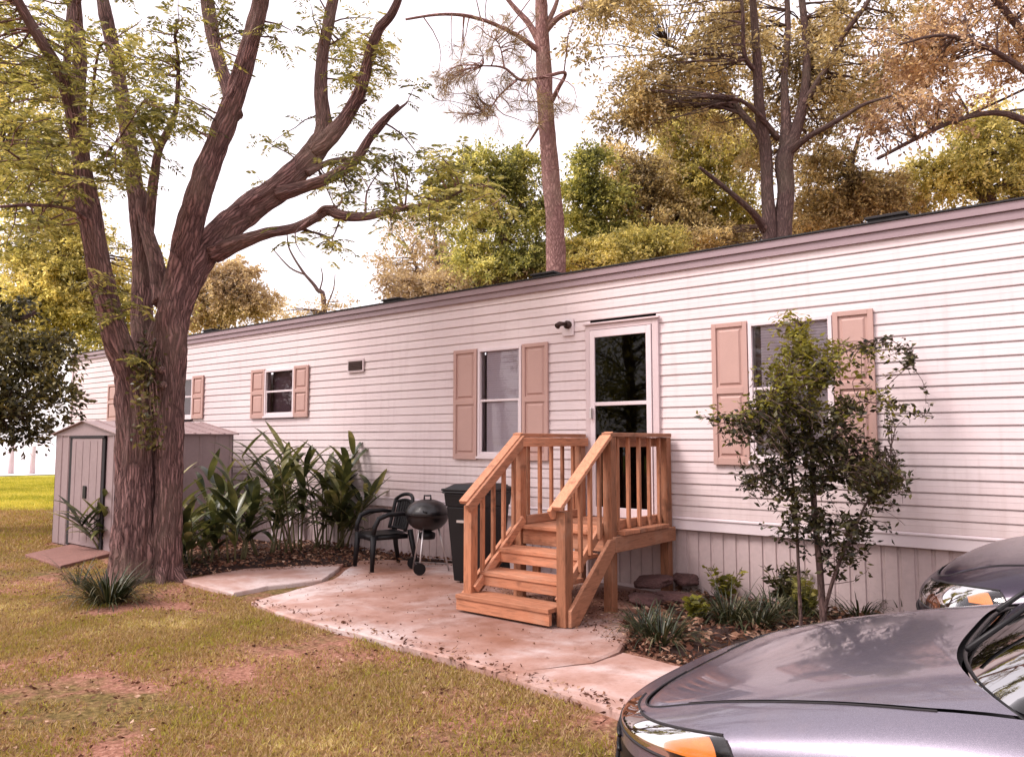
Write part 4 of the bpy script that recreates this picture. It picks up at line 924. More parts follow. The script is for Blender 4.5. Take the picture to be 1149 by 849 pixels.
pine = thing('pine_tree', P(622, 500, 15.5).xy.to_3d(), 'tall straight pine with scaly pink-brown trunk rising behind the home', 'tree', 'trees behind the mobile home')
tm = MB(); sk = []
for s in PINE: limb(tm, s, 15.5, 14, 6, sk, bark=True)
tm.build('trunk', 'barkp', pine, True, uvs=True)
# needle tufts
nd, br = MB(), MB(); PP, DD = [], []
for cx_, cy_, rx, ry, n in ((520, 110, 32, 30, 34), (550, 75, 45, 40, 36), (590, 130, 30, 22, 14), (560, 30, 40, 14, 10), (640, 125, 22, 8, 5), (620, -60, 60, 60, 30)):
    for _ in range(n):
        c = P(cx_+random.uniform(-rx, rx), cy_+random.uniform(-ry, ry), 15.5-1+random.uniform(-.8, .8)); b = min(sk, key=lambda s: (s[0]-c).length)
        pts = twig(br, b[0], c, .014, .005, .22, 4, 5); d0 = (pts[-1]-pts[-2]).normalized()
        for k in range(46):
            v = Vector((random.gauss(0, .6), random.gauss(0, .6), random.gauss(0, .6)))+d0*.6; PP.append(tuple(c-d0*random.uniform(0, .22))); DD.append(tuple(v))
br.build('branches', 'barkp', pine, True, uvs=True); leaves('crown', 'needle', pine, PP, DD, .22, .010)

# left-hand background
crown_tree('tree', 'yellow-green tree mass behind the shed at the left edge', 'tree', 20,
 [[(-60, 520, 20, 0), (-55, 420, 18, 0), (-30, 300, 12, 0), (0, 180, 8, 0)], [(20, 330, 8, 0), (70, 270, 5, 0), (110, 220, 3, 0)]],
 [(30, 330, 60, 70, 0, 90), (85, 300, 50, 70, 0, 70), (40, 210, 70, 60, 0, 60), (20, 110, 50, 70, 0, 40), (120, 350, 40, 40, 0, 40), (170, 320, 40, 40, 0, 20)],
 24.0, 'leaf_gold', 'barkd', .18, .07, 90, .55, seed=14, grp='trees at the left behind the shed')
crown_tree('magnolia_tree', 'dark leathery-leaved tree hanging over the lawn left of the shed', 'tree', -90,
 [[(-95, 640, 40, 0), (-92, 520, 36, 0), (-90, 400, 30, 0), (-70, 280, 20, 0), (-60, 150, 12, 0)], [(-92, 500, 16, 0), (-50, 470, 10, .3), (0, 430, 7, .5), (25, 420, 4, .6)], [(-88, 420, 14, 0), (-20, 380, 8, .6), (40, 350, 5, 1)], [(-92, 520, 10, 0), (-40, 500, 6, 0), (0, 470, 3, 0)]],
 [(15, 410, 48, 44, .3, 34), (60, 385, 34, 28, .5, 14), (20, 455, 45, 25, 0, 20), (10, 490, 30, 18, 0, 9), (-60, 420, 70, 90, 0, 70), (0, 340, 30, 24, .6, 8), (-60, 300, 50, 60, 0, 24), (68, 430, 18, 30, .2, 12), (60, 470, 14, 18, .1, 5)],
 13.0, 'leaf_dark', 'barkd', .17, .07, 34, .30, seed=15, grp='trees at the left behind the shed', base=G(-95, 640))

# big foreground tree
random.seed(30); rng = np.random.default_rng(30)
D0 = 8.75; tb = G(168, 650); tree = thing('tree', (tb.x, tb.y, 0), 'huge forked tree with furrowed bark standing in front of the shed', 'tree')
tm = MB(); sk = []
MAIN = [
 # fused lower trunks
 [(149, 668, 74, .03), (150, 640, 58, 0), (152, 600, 52, 0), (153, 540, 47, 0), (153, 490, 45, 0), (151, 450, 42, 0), (144, 420, 34, -.05), (134, 388, 24, -.12), (126, 365, 12, -.18)],
 [(184, 664, 54, .12), (186, 640, 40, .08), (187, 600, 35, .06), (190, 540, 33, .06), (190, 480, 34, .06), (190, 420, 37, .06), (192, 370, 40, .05), (196, 335, 34, 0), (203, 300, 20, 0), (210, 275, 10, 0)],
 [(172, 660, 44, .20), (172, 600, 34, .20), (172, 520, 34, .20), (172, 450, 38, .18), (174, 400, 30, .15), (178, 360, 16, .15)],
 # left stem A
 [(156, 470, 30, 0), (146, 425, 34, -.06), (140, 405, 35, -.1), (128, 370, 34, -.2), (115, 320, 32, -.3), (106, 270, 31, -.4), (98, 225, 30, -.4), (92, 185, 24, -.5), (82, 130, 19, -.6), (66, 80, 17, -.8), (45, 45, 15, -1.0), (22, 5, 13, -1.2), (0, -40, 10, -1.4), (-30, -120, 6, -1.6)],
 [(98, 235, 26, -.4), (92, 170, 20, -.2), (88, 110, 20, 0), (90, 60, 18, .2), (84, 0, 15, .3), (80, -80, 10, .4), (60, -200, 5, .6)],
 [(90, 120, 14, 0), (76, 80, 10, .3), (78, 30, 10, .5), (84, -40, 7, .8)],
 # middle stem B
 [(168, 430, 34, .15), (160, 370, 30, .3), (160, 310, 27, .5), (158, 260, 25, .6), (150, 200, 22, .7), (142, 140, 20, .8), (132, 80, 19, .9), (122, 30, 18, 1.0), (112, -20, 16, 1.2), (100, -120, 9, 1.5)],
 [(182, 340, 26, .1), (175, 295, 22, .3), (162, 250, 17, .5), (158, 215, 16, .6)],
 [(160, 330, 10, .55), (162, 285, 14, .55), (168, 250, 14, .5), (172, 205, 13, .4), (178, 168, 11, .3), (188, 148, 10, .2), (198, 120, 7, .1), (200, 70, 5, 0), (196, 40, 4, -.1)],
 [(176, 165, 8, .3), (168, 150, 6, .5), (160, 135, 4, .7)],
 # right stem C
 [(191, 425, 22, .02), (192, 392, 32, 0), (194, 350, 38, 0), (201, 310, 38, 0), (212, 260, 36, -.1), (226, 210, 34, -.2), (242, 165, 32, -.25), (256, 128, 30, -.3), (268, 95, 26, -.4), (280, 50, 24, -.5), (292, 5, 22, -.6), (300, -50, 18, -.8), (320, -160, 10, -1)],
 [(262, 130, 26, -.3), (256, 100, 20, -.2), (246, 70, 18, -.1), (238, 35, 18, .1), (232, -5, 18, .2), (226, -70, 12, .4), (215, -180, 6, .6)],
 # right limb D
 [(193, 390, 22, .05), (200, 348, 34, .05), (214, 308, 40, .1), (240, 268, 40, .2), (275, 238, 38, .3), (310, 213, 36, .35), (338, 188, 32, .4), (356, 165, 30, .45), (364, 145, 26, .5), (360, 105, 19, .6), (362, 60, 17, .7), (370, 20, 16, .8), (378, -30, 13, 1), (385, -120, 6, 1.2)],
 [(352, 170, 26, .4), (372, 152, 24, .35), (390, 130, 19, .3), (405, 100, 17, .2), (414, 65, 15, .1), (424, 35, 14, 0), (440, 15, 12, -.1), (452, -15, 9, -.2), (470, -80, 5, -.3)],
 [(312, 218, 22, .3), (345, 208, 16, .2), (378, 195, 15, .1), (400, 178, 14, 0), (415, 155, 13, -.1), (432, 135, 11, -.2), (447, 118, 5, -.3)],
 [(426, 142, 8, -.1), (438, 130, 7, 0), (456, 116, 3, .1)],
 [(345, 195, 12, .3), (362, 185, 9, .4), (378, 180, 8, .5), (395, 178, 5, .6)],
 # long low branch E
 [(240, 285, 26, .1), (270, 272, 20, 0), (298, 262, 16, -.1), (330, 256, 13, -.2), (352, 245, 13, -.3), (368, 236, 14, -.3), (385, 242, 15, -.35), (412, 243, 13, -.4), (440, 236, 10, -.5), (468, 232, 8, -.6), (498, 224, 6, -.7), (525, 210, 4.5, -.8), (545, 208, 3, -.9), (568, 222, 2, -1)],
 [(352, 245, 6, -.3), (362, 233, 5, -.4), (378, 232, 4, -.5)], [(480, 228, 4, -.6), (505, 215, 3, -.5), (520, 195, 2, -.4)],
 [(525, 212, 3, -.8), (548, 222, 2.2, -.7), (562, 245, 1.4, -.6)], [(410, 240, 4, -.4), (412, 215, 2.5, -.3), (424, 195, 1.5, -.2)],
 [(98, 205, 6, -.4), (70, 195, 5, -.7), (40, 190, 4, -1), (10, 170, 3, -1.3)], [(100, 250, 7, -.4), (80, 235, 5, -.8), (40, 230, 5, -1.2), (0, 232, 4, -1.5)],
 [(95, 205, 5, -.4), (110, 60, 4, -.9), (130, 55, 3, -1.2)], [(98, 190, 4, -.5), (130, 160, 3, -1.1), (160, 115, 2, -1.5)],
 [(394, 125, 5, .3), (402, 118, 5, .3), (412, 112, 3, .3)],
]
for i, s in enumerate(MAIN):
    SCL = .86 if i < 3 else .80
    w0 = s[0][2]; limb(tm, s, D0, 72 if w0 > 45 else 44 if w0 > 20 else 14 if w0 > 8 else 7, 14 if w0 > 45 else 10 if w0 > 20 else 6, sk if i > 2 else None, bark=w0 > 8, wob=.0)
for a, L_, r_ in ((200, .55, .13), (245, .50, .11), (290, .6, .12), (335, .5, .10), (20, .6, .12), (160, .6, .12)):
    c_ = Vector((tb.x+.04, tb.y+.1, -.10)); d_ = Vector((math.cos(R(a)), math.sin(R(a)), 0)); tm.tube([c_+d_*.12+Vector((0, 0, .34)), c_+d_*.24+Vector((0, 0, .15)), c_+d_*.36+Vector((0, 0, .04)), c_+d_*L_+Vector((0, 0, -.05))], [r_*.7, r_*.62, r_*.45, r_*.2], 14, lambda t, L, p, r: 1+.12*noise.noise(p*9))
# cut knots
for px, py in ((181, 415), (157, 425), (183, 432)):
    p = P(px, py, D0-.28); tm.tube([p+Vector((0, 0, 0))-ray(px, py)*-.12, p], [.045, .035], 14)
trunk = tm.build('trunk', 'bark', tree, True, uvs=True)
# twigs with feathery compound leaves
PP, DD = [], []; bm_ = MB()
def compound(p, d, L=.24, pairs=7):
    p = Vector(p); d = Vector(d).normalized(); s = d.cross(Vector((0, 0, 1)))
    if s.length < .1: s = Vector((1, 0, 0))
    s.normalize(); st = L/pairs; q = p.copy()
    for i in range(pairs):
        q = q+d*st; d = (d+Vector((0, 0, -.09))).normalized()
        for k in (-1, 1): PP.append(tuple(q)); v = (s*k+d*.6+Vector((0, 0, -.15))); DD.append(tuple(v))
skf = [s for s in sk if s[0].z > 2.3]
FE = [(50, 60, 60, 60, -.6, 26), (30, 160, 50, 60, -.8, 26), (110, 130, 40, 60, -1.0, 14), (175, 120, 34, 45, -.8, 24), (170, 60, 60, 50, -.2, 20), (20, 240, 40, 40, -.6, 14), (150, 190, 30, 30, -.8, 10), (130, 340, 22, 50, -.4, 9), (330, 30, 40, 30, 0, 6), (410, 90, 40, 50, .6, 20), (430, 60, 30, 50, .4, 8),
      (400, 200, 45, 28, .1, 12), (440, 200, 40, 40, -.4, 14), (480, 185, 40, 30, -.5, 14), (520, 220, 40, 35, -.6, 14), (370, 280, 26, 14, -.2, 4), (250, 60, 60, 50, .4, 7), (290, 170, 14, 40, .3, 3), (480, 250, 60, 25, -.6, 8),
      (100, -90, 150, 70, 0, 80), (300, -100, 120, 60, 0, 60), (450, -80, 90, 50, 0, 34), (-60, 40, 60, 120, -.5, 40)]
for px, py, rx, ry, dd, n in FE:
    for _ in range(n):
        c = P(px+random.gauss(0, .55)*rx, py+random.gauss(0, .55)*ry, D0+dd+random.uniform(-.7, .7)); b = min(skf, key=lambda s: (s[0]-c).length)
        pts = twig(bm_, b[0], c, min(b[1]*.6, .013), .003, .16, 5, 6)
        for k in range(random.randint(5, 9)):
            t = random.choice(pts[2:]); a = random.uniform(0, 6.28); compound(t+Vector((random.gauss(0, .05), random.gauss(0, .05), random.gauss(0, .05))), (math.cos(a), math.sin(a), random.uniform(-.5, .5)), random.uniform(.16, .28))
SCL = 1.0
bm_.build('twigs', 'bark', tree, True, uvs=True)
leaves('crown', 'leaf_feather', tree, PP, DD, .072, .021)
# vine in the fork
vn = thing('climbing_vine', P(172, 440, D0-.2), 'dark leafy vine growing in the fork of the huge tree', 'plant'); PP, DD = [], []; vm = MB()
for _ in range(9):
    q = [P(172+random.uniform(-10, 10), 500, D0-.32), P(168+random.uniform(-14, 8), 430, D0-.30), P(165+random.uniform(-14, 14), 385+random.uniform(-20, 20), D0-.22)]; vm.tube(q, .006, 5)
    for k in range(60):
        t = random.random(); p = q[0].lerp(q[1], t*2) if t < .5 else q[1].lerp(q[2], t*2-1); PP.append(tuple(p+Vector((random.gauss(0, .05), random.gauss(0, .05)-.02, random.gauss(0, .03))))); DD.append((random.gauss(0, 1), random.gauss(0, 1)-.4, random.gauss(-.3, .6)))
vm.build('stem', 'bark', vn); leaves('foliage', 'leaf_dark', vn, PP, DD, .06, .035)

# young tree by the window
random.seed(41); rng = np.random.default_rng(41)
YD = P(925, 500, 6.02); SCL = .75; yt = thing('young_tree', (YD.x, YD.y, .05), 'slender young tree with small dark leaves in front of the right window', 'tree'); tm = MB(); sk = []
for s in ([(926, 725, 11, 0), (920, 640, 10, 0), (913, 560, 9, 0), (911, 500, 7, 0), (908, 440, 5, 0), (904, 400, 3, 0), (900, 365, 2, 0)],
          [(900, 725, 6, .05), (896, 640, 5, .05), (893, 570, 4, .1), (885, 500, 3, .15), (880, 430, 2, .1)],
          [(924, 690, 6, 0), (938, 640, 5, -.1), (958, 595, 4, -.15), (975, 560, 3, -.2), (1000, 530, 2, -.25)],
          [(912, 520, 4, 0), (935, 480, 3, -.05), (965, 450, 2, -.1)], [(908, 440, 3, 0), (940, 400, 2, 0), (985, 380, 1.5, .1), (1010, 388, 1.2, .1), (1022, 408, .8, .1)],
          [(910, 470, 3, 0), (870, 450, 2, -.1), (838, 465, 1.3, -.1), (800, 478, 1, -.1)], [(965, 450, 1.6, -.1), (1000, 455, 1.2, -.1), (1035, 468, .8, -.1)],
          [(893, 560, 3, .1), (865, 530, 2, .1), (840, 540, 1.2, .1)], [(912, 560, 3, 0), (950, 510, 2, .2), (1000, 500, 1.2, .3)]):
    limb(tm, s, 6.02, 8, 5, sk)
tm.build('trunk', 'barkd', yt, True, uvs=True); tw = MB(); A, B = ([], []), ([], [])
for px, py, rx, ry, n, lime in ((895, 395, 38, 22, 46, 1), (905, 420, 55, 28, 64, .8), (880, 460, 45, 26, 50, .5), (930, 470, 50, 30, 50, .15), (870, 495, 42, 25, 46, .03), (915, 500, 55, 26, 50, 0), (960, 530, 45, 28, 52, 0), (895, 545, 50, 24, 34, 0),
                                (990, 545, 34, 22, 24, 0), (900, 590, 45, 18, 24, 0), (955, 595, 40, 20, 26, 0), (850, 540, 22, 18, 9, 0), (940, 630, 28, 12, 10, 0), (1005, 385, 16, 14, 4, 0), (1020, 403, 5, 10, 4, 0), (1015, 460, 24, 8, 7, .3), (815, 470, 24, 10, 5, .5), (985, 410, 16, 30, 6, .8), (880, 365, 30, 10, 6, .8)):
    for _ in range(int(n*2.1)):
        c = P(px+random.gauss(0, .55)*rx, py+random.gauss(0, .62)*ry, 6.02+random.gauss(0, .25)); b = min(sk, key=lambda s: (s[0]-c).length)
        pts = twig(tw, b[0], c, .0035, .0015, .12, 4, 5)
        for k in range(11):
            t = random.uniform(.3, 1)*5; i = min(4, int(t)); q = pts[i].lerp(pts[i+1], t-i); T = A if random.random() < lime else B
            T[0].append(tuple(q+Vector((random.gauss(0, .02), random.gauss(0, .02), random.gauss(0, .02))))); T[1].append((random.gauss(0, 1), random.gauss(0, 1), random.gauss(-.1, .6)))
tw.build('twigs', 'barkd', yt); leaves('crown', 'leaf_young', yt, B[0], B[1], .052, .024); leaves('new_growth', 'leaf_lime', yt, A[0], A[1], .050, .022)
# ------------------------------------------------------------------ cars
def interp(kn, x): return float(np.interp(x, [k[0] for k in kn], [k[1] for k in kn]))
def sm_interp(kn, x, w=.14): return sum(interp(kn, x+d*w)*c for d, c in ((-1, .15), (-.5, .22), (0, .26), (.5, .22), (1, .15)))
def make_car(name, lab, loc, rz, c):
    root = local(thing(name, loc, lab, 'car', rz=rz)); L = c['L']; HW = c['HW']; ZB = c['ZB']; N_ = c['n']; xa = c['xa']; xr = L-.8; paint = c['paint']; mm = 2.7
    def plan_rho(x, y):
        ax_ = max(0, (xa-x)/xa); ar = max(0, (x-xr)/(L-xr)); a = max(ax_, ar); return (min(1, (abs(y)/HW))**mm + a**mm)**(1/mm)
    def Z(x, y):
        r = min(1, plan_rho(x, y)); H = sm_interp(c['H'], x)
        z = ZB+(H-ZB)*(1-r**N_)**(1/N_)
        cr = c.get('crease', 0)          # raised fender crest either side of a flatter bonnet
        if cr and x > .25: z += cr*math.exp(-((abs(y)-HW*.80)/.07)**2)*min(1, (x-.25)*2)
        return z
    def outline(k):          # k 0..1 nose centre -> along the side -> tail centre ; right-hand side (+y)
        LN = 1.0; 
        if k < .25:
            a = k/.25*math.pi/2; return xa-xa*math.cos(a)**(2/mm), HW*math.sin(a)**(2/mm)
        if k < .75: t = (k-.25)/.5; return xa+(xr-xa)*t, HW
        a = (k-.75)/.25*math.pi/2; return xr+(L-xr)*math.sin(a)**(2/mm), HW*math.cos(a)**(2/mm)
    xc, hw = c['cowl'], c['hw']      # cowl position, half width of the bonnet at its rear
    hf, hwf = c['hf'], c['hwf']      # front edge of bonnet, half width there
    def inner(k):
        if k < .25:
            a = (k/.25)*math.pi/2; e = 3.2; return hf+c['hc']-c['hc']*math.cos(a)**(2/e), hwf*math.sin(a)**(2/e)
        x, y = outline(k)
        if k < .75:
            t = (k-.25)/.5; x = hf+c['hc']+(xr-hf-c['hc'])*t; return x, min(hw, hwf+(hw-hwf)*min(1, (x-hf-c['hc'])/(xc-hf-c['hc'])))
        return xr+(L-.25-xr)*math.sin((k-.75)/.25*math.pi/2)**(2/3.), hw*math.cos((k-.75)/.25*math.pi/2)**(2/3.)
    # bonnet
    hood = MB(); nu, nv = 44, 36; G_ = .006
    for sgn in (1,):
        vs = []
        for j in range(nv+1):
            y = j/nv*2-1; y = math.copysign(1-(1-abs(y))**2.2, y)
            for i in range(nu+1):
                v = i/nu
                # along constant lateral fraction
                def edge_front(f): 
                    ang = math.asin(min(1, abs(f))**(3.2/2)); return hf+c['hc']-c['hc']*math.cos(ang)**(2/3.2) if abs(f) < 1 else hf+c['hc']
                f = y; x0 = edge_front(f)+G_; xe = xc+c['cowlc']*(abs(f)**4); x = x0+(xe-x0)*v
                wy = hwf+(hw-hwf)*max(0, min(1, (x-hf-c['hc'])/(xc-hf-c['hc'])))
                yy = f*(wy-G_); lip = -.012*(1-min(1, v*nu/1.0)) ; bul = c.get('bulge', 0)*math.exp(-((abs(f)-.62)/.10)**2)*min(1, v*3)
                vs.append((x, yy, Z(x, yy)+.004+bul+(lip if i == 0 else 0)))
        hood.add(vs, [(j*(nu+1)+i, j*(nu+1)+i+1, (j+1)*(nu+1)+i+1, (j+1)*(nu+1)+i) for j in range(nv) for i in range(nu)])
    hood.build('bonnet', paint, root, True, False)
    # shell between the bonnet line and the outline, both sides, then down the flanks
    K, Rr = 200, 24; body = MB(); lens = MB(); trayc = MB(); dark = MB(); bump = MB()
    hl = c['lamp']     # (k0, k1, r0, r1)
    def ringpt(k, r, sgn, inset=0):
        ox, oy = outline(k); ix, iy = inner(k); e = math.sin(r*math.pi/2); x = ix+(ox-ix)*e; y = iy+(oy-iy)*e
        z = Z(x, y); 
        if r >= 1: z = ZB
        if inset:
            cx_ = max(.6, min(x, L-.8)); dv = Vector((cx_-x, -y, -.35)).normalized()*inset; x += dv.x; y += dv.y; z += dv.z
        return (x, y*sgn, z)
    def flank(k, t, sgn):    # t 0..1 from ZB down to the sill
        ox, oy = outline(k); z = ZB-(ZB-c['sill'])*t; pin = .05*t*t+.012*math.sin(t*9)*c.get('flute', 0)
        cx_ = max(xa, min(ox, xr)); l = math.hypot(ox-cx_, oy)+1e-6; s = 1-pin/l; 
        bulgeb = (.035*math.exp(-((t-.55)/.25)**2) if ox < .5 or ox > L-.5 else 0)/l
        s += bulgeb; return (cx_+(ox-cx_)*s, oy*s*sgn, z)
    ks = [i/K for i in range(K+1)]; Fk = 12
    R1, R2 = 8, 20
    def r0k(k):
        a = hl[2]+max(0, min(k, hl[1])-c['lk'])*c['ls']
        return a+(.30-a)*max(0, min(1, (k-hl[1])/.06)) if k > hl[1] else a
    def rowr(j, k):
        a = r0k(k); b = hl[3]
        return a*j/R1 if j <= R1 else a+(b-a)*(j-R1)/(R2-R1) if j <= R2 else b+(1-b)*(j-R2)/(Rr-R2)
    for sgn in (1, -1):
        for mb_, cond in ((body, lambda k, j: not (hl[0] < k < hl[1] and R1 < j < R2)), (lens, lambda k, j: hl[0] < k < hl[1] and R1 < j < R2)):
            vs = [ringpt(k, rowr(r, k), sgn) for k in ks for r in range(Rr+1)]; n1 = Rr+1
            fs = [(i*n1+r, i*n1+r+1, (i+1)*n1+r+1, (i+1)*n1+r) for i in range(K) for r in range(Rr) if cond((ks[i]+ks[i+1])/2, r+.5)]
            if sgn < 0: fs = [tuple(reversed(f)) for f in fs]
            if mb_ is lens:
                lm = MB(); lm.add(vs, fs); used = sorted({i for f in fs for i in f}); mp = {u: i for i, u in enumerate(used)}
                q = MB(); q.add([vs[u] for u in used], [tuple(mp[i] for i in f) for f in fs]); lo = q.build('headlight', 'lens', root, True, False)
                iv = [ringpt(k, rowr(r, k), sgn, .055) for k in ks for r in range(Rr+1)]
                q = MB(); q.add([iv[u] for u in used], [tuple(mp[i] for i in f) for f in fs]); q.build('lamp_housing', 'black', lo, True, False)
                # bright reflector bowls and amber block set into the housing
                for (kk, rr, rad, mt, nm_) in c['bowls']:
                    pc = Vector(ringpt(kk, rr, sgn, .075)); out_d = (Vector(ringpt(kk, rr, sgn))-pc).normalized(); a_ = out_d.orthogonal().normalized(); b_ = out_d.cross(a_); bw = MB(); vv = []
                    for (rf, off) in ((1, .038), (.93, .034), (.8, .02), (.5, .004), (.2, 0), (.16, .02), (.02, .024)):
                        for t in range(20): an = 2*math.pi*t/20; vv.append(pc+out_d*off+(a_*math.cos(an)+b_*math.sin(an))*rad*rf)
                    bw.add(vv, [(i*20+t, i*20+(t+1) % 20, (i+1)*20+(t+1) % 20, (i+1)*20+t) for i in range(6) for t in range(20)]); bw.build(nm_, mt, lo, True, False)
                k0, k1, r0, r1 = c['amber']; av = [ringpt(k0+(k1-k0)*i/8, r0k(k0+(k1-k0)*i/8)+(hl[3]-r0k(k0+(k1-k0)*i/8))*(r0+(r1-r0)*j/4), sgn, .010) for i in range(9) for j in range(5)]; am = MB(); am.add(av, [(i*5+j, i*5+j+1, (i+1)*5+j+1, (i+1)*5+j) for i in range(8) for j in range(4)]); am.build('turn_signal', 'amber', lo, True, False)
                k0, k1, r0, r1 = c['tray']; av = [ringpt(k0+(k1-k0)*i/12, r0k(k0+(k1-k0)*i/12)+(hl[3]-r0k(k0+(k1-k0)*i/12))*(r0+(r1-r0)*j/4), sgn, .030+.012*(i % 3)) for i in range(13) for j in range(5)]; am = MB(); am.add(av, [(i*5+j, i*5+j+1, (i+1)*5+j+1, (i+1)*5+j) for i in range(12) for j in range(4)]); am.build('reflector', 'lampgrey', lo, True, False)
            else: body.add(vs, fs)
        vs = [flank(k, t/Fk, sgn) for k in ks for t in range(Fk+1)]; n1 = Fk+1; fs = []; fb = []
        for i in range(K):
            for t in range(Fk):
                q = Vector(vs[i*n1+t]).lerp(Vector(vs[(i+1)*n1+t+1]), .5)
                if any((q.x-wx)**2+(q.z-c['wr'])**2 < (c['wr']+.055)**2 for wx in c['wheels']) and abs(q.y) > HW*.7: continue
                f = (i*n1+t, i*n1+t+1, (i+1)*n1+t+1, (i+1)*n1+t)
                if sgn < 0: f = tuple(reversed(f))
                (fb if (q.x < c['bx'] and t > c.get('bt', 4)) else fs).append(f)
        body.add(vs, fs); bump.add(vs, fb)
    body.build('body', paint, root, True, False); bump.build('bumper', c['bumper'], root, True, False)
    # dark liner just beneath, seen through the shut lines and the arches
    ln = MB(); vs = []
    for i in range(61):
        x = .14+(L-.34)*i/60
        for j in range(17):
            hwx = HW*max(.05, (1-max(0, (xa-x)/xa)**mm)**(1/mm))*max(.05, 1-max(0, (x-xr)/(L-xr))**mm)**(1/mm); y = (j/8-1)*hwx*.93; vs.append((x, y, min(Z(x, y), Z(x, y*.98))-.03))
    ln.add([v for v in vs], [(i*17+j, i*17+j+1, (i+1)*17+j+1, (i+1)*17+j) for i in range(60) for j in range(16)]); ln.box(.3, L-.3, -HW*.72, HW*.72, c['sill'], .5); ln.build('inner_shell', 'dark', root, True, False)
    # seam line where the wing meets the bumper
    sl = MB()
    for sgn in (1, -1): sl.tube([Vector(ringpt(hl[1], r/12, sgn))+Vector((0, 0, .0)) for r in range(int(r0k(hl[1])*12)+1, 13)]+[Vector(flank(hl[1], t/Fk, sgn)) for t in range(0, 6)], .0035, 6)
    for sgn in (1, -1):
        sl.tube([Vector(ringpt(hl[0]+(hl[1]-hl[0])*i/30, hl[3], sgn)) for i in range(31)], .005, 6)
        sl.tube([Vector(ringpt(hl[0]+(hl[1]-hl[0])*i/30, r0k(hl[0]+(hl[1]-hl[0])*i/30), sgn)) for i in range(31)], .005, 6)
    for sgn in (1, -1):
        pp = []
        for i in range(60):
            k = .02+.42*i/59; x, y = inner(k)
            if x < xc+.05: pp.append((x, y*sgn, Z(x, y)+.0005))
        sl.tube(pp, .0035, 6)
    sl.build('shut_line', 'dark', root, False, False)
    # grille in the nose
    gm = MB()
    for t in range(5):
        z = ZB-.03-t*.045; gm.tube([Vector(flank(.13*(abs(a)), min(1, max(0, (ZB-z)/(ZB-c['sill']))), 1 if a >= 0 else -1))+Vector((-.008, 0, 0)) for a in np.linspace(-1, 1, 21)], .008, 6)
    gm.build('grille', c['grille'], root, True, False)
    # glasshouse
    zr = c['roof']; fx0, fx1 = xc+c['cowlc']*.1, c['roof_f']; bx0, bx1 = L-.75, c['roof_r']; gw0, gw1 = hw+.05, hw*.74; gl = MB(); pil = MB(); rf = MB(); nS = 72
    def ring(t, n_=nS):
        out = []; a0, a1 = fx0+(fx1-fx0)*t, bx0+(bx1-bx0)*t; ww = gw0+(gw1-gw0)*t; cx_, rx = (a0+a1)/2, (a1-a0)/2
        for i in range(n_):
            an = 2*math.pi*i/n_; cc, ss = math.cos(an), math.sin(an); ex = 5.0
            x = cx_-rx*math.copysign(abs(cc)**(2/ex), cc); y = ww*math.copysign(abs(ss)**(2/ex), ss)
            x += (-.03+.03)*0
            zb_ = Z(min(max(x, .3), L-.3), y)-.02; z = zb_+(zr-.07-zb_)*(1-(1-t)**1.15); out.append((x, y, z))
        return out
    TT = [0, .03, .08, .3, .55, .8, .95, 1.0]; rings = [ring(t) for t in TT]; allv = [v for r_ in rings for v in r_]
    fs = []; fp = []
    for a in range(len(TT)-1):
        for i in range(nS):
            an = 2*math.pi*(i+.5)/nS; deg = math.degrees(an) % 180; f = (a*nS+i, a*nS+(i+1) % nS, (a+1)*nS+(i+1) % nS, (a+1)*nS+i)
            mid = (Vector(allv[f[0]])+Vector(allv[f[2]]))/2; tt = (TT[a]+TT[a+1])/2
            fr_ = (mid.x-(fx0+(fx1-fx0)*tt))/((bx0+(bx1-bx0)*tt)-(fx0+(fx1-fx0)*tt)); side = abs(mid.y) > (gw0+(gw1-gw0)*tt)*.93
            pillar = side and (fr_ < .06 or fr_ > .93 or abs(fr_-.5) < .025)
            (fp if pillar or tt > .95 else fs).append(f)
    gl.add(allv, fs); gl.build('windscreen', 'tint', root, True, False); pil.add(allv, fp); pil.build('pillars', paint, root, True, False)
    top = rings[-1]; vs = []; cx_ = (fx1+bx1)/2
    for s in (1, .93, .75, .5, .25, .02):
        for (x, y, z) in top: vs.append((cx_+(x-cx_)*s, y*s, z+.07*(1-s**2.4)))
    rf.add(vs, [(a*nS+i, a*nS+(i+1) % nS, (a+1)*nS+(i+1) % nS, (a+1)*nS+i) for a in range(5) for i in range(nS)]); rf.build('roof', paint, root, True, False)
    # cowl trim and wipers
    ct = MB(); pts = [(xc+c['cowlc']*abs(f)**4+.02, f*hw*.97, Z(xc+.02, f*hw*.97)-.002) for f in np.linspace(-1, 1, 25)]; ct.tube(pts, .006, 6); ct.build('cowl_trim', 'black', root, True, False)
    for sgn, y0 in ((-1, -.45), (-1, .15)):
        wpr = MB(); b0 = Vector((xc+.05, y0, Z(xc+.05, y0)+.03)); e0 = Vector((xc+.34, y0+.46, Z(xc+.3, y0)+.17)); wpr.tube([b0, b0.lerp(e0, .5)+Vector((0, 0, .03)), e0], [.009, .006, .005], 6); wpr.tube([e0+Vector((-.16, -.30, -.085)), e0+Vector((.05, .12, .03))], .006, 5); wpr.build('wiper', 'black', root, True, False)
    # dashboard and seats
    ds = MB(); ds.box(xc+.25, xc+.75, -hw*.9, hw*.9, .7, .93)
    ds.build('dashboard', 'black', root, False, False, .03)
    for y0 in (-.38, .38):
        s = MB(); s.box(xc+1.15, xc+1.3, y0-.24, y0+.24, .5, 1.12); s.box(xc+.8, xc+1.3, y0-.24, y0+.24, .42, .55); s.box(xc+1.18, xc+1.27, y0-.12, y0+.12, 1.14, 1.28); s.build('car_seat', 'curtain', root, False, False, .03)
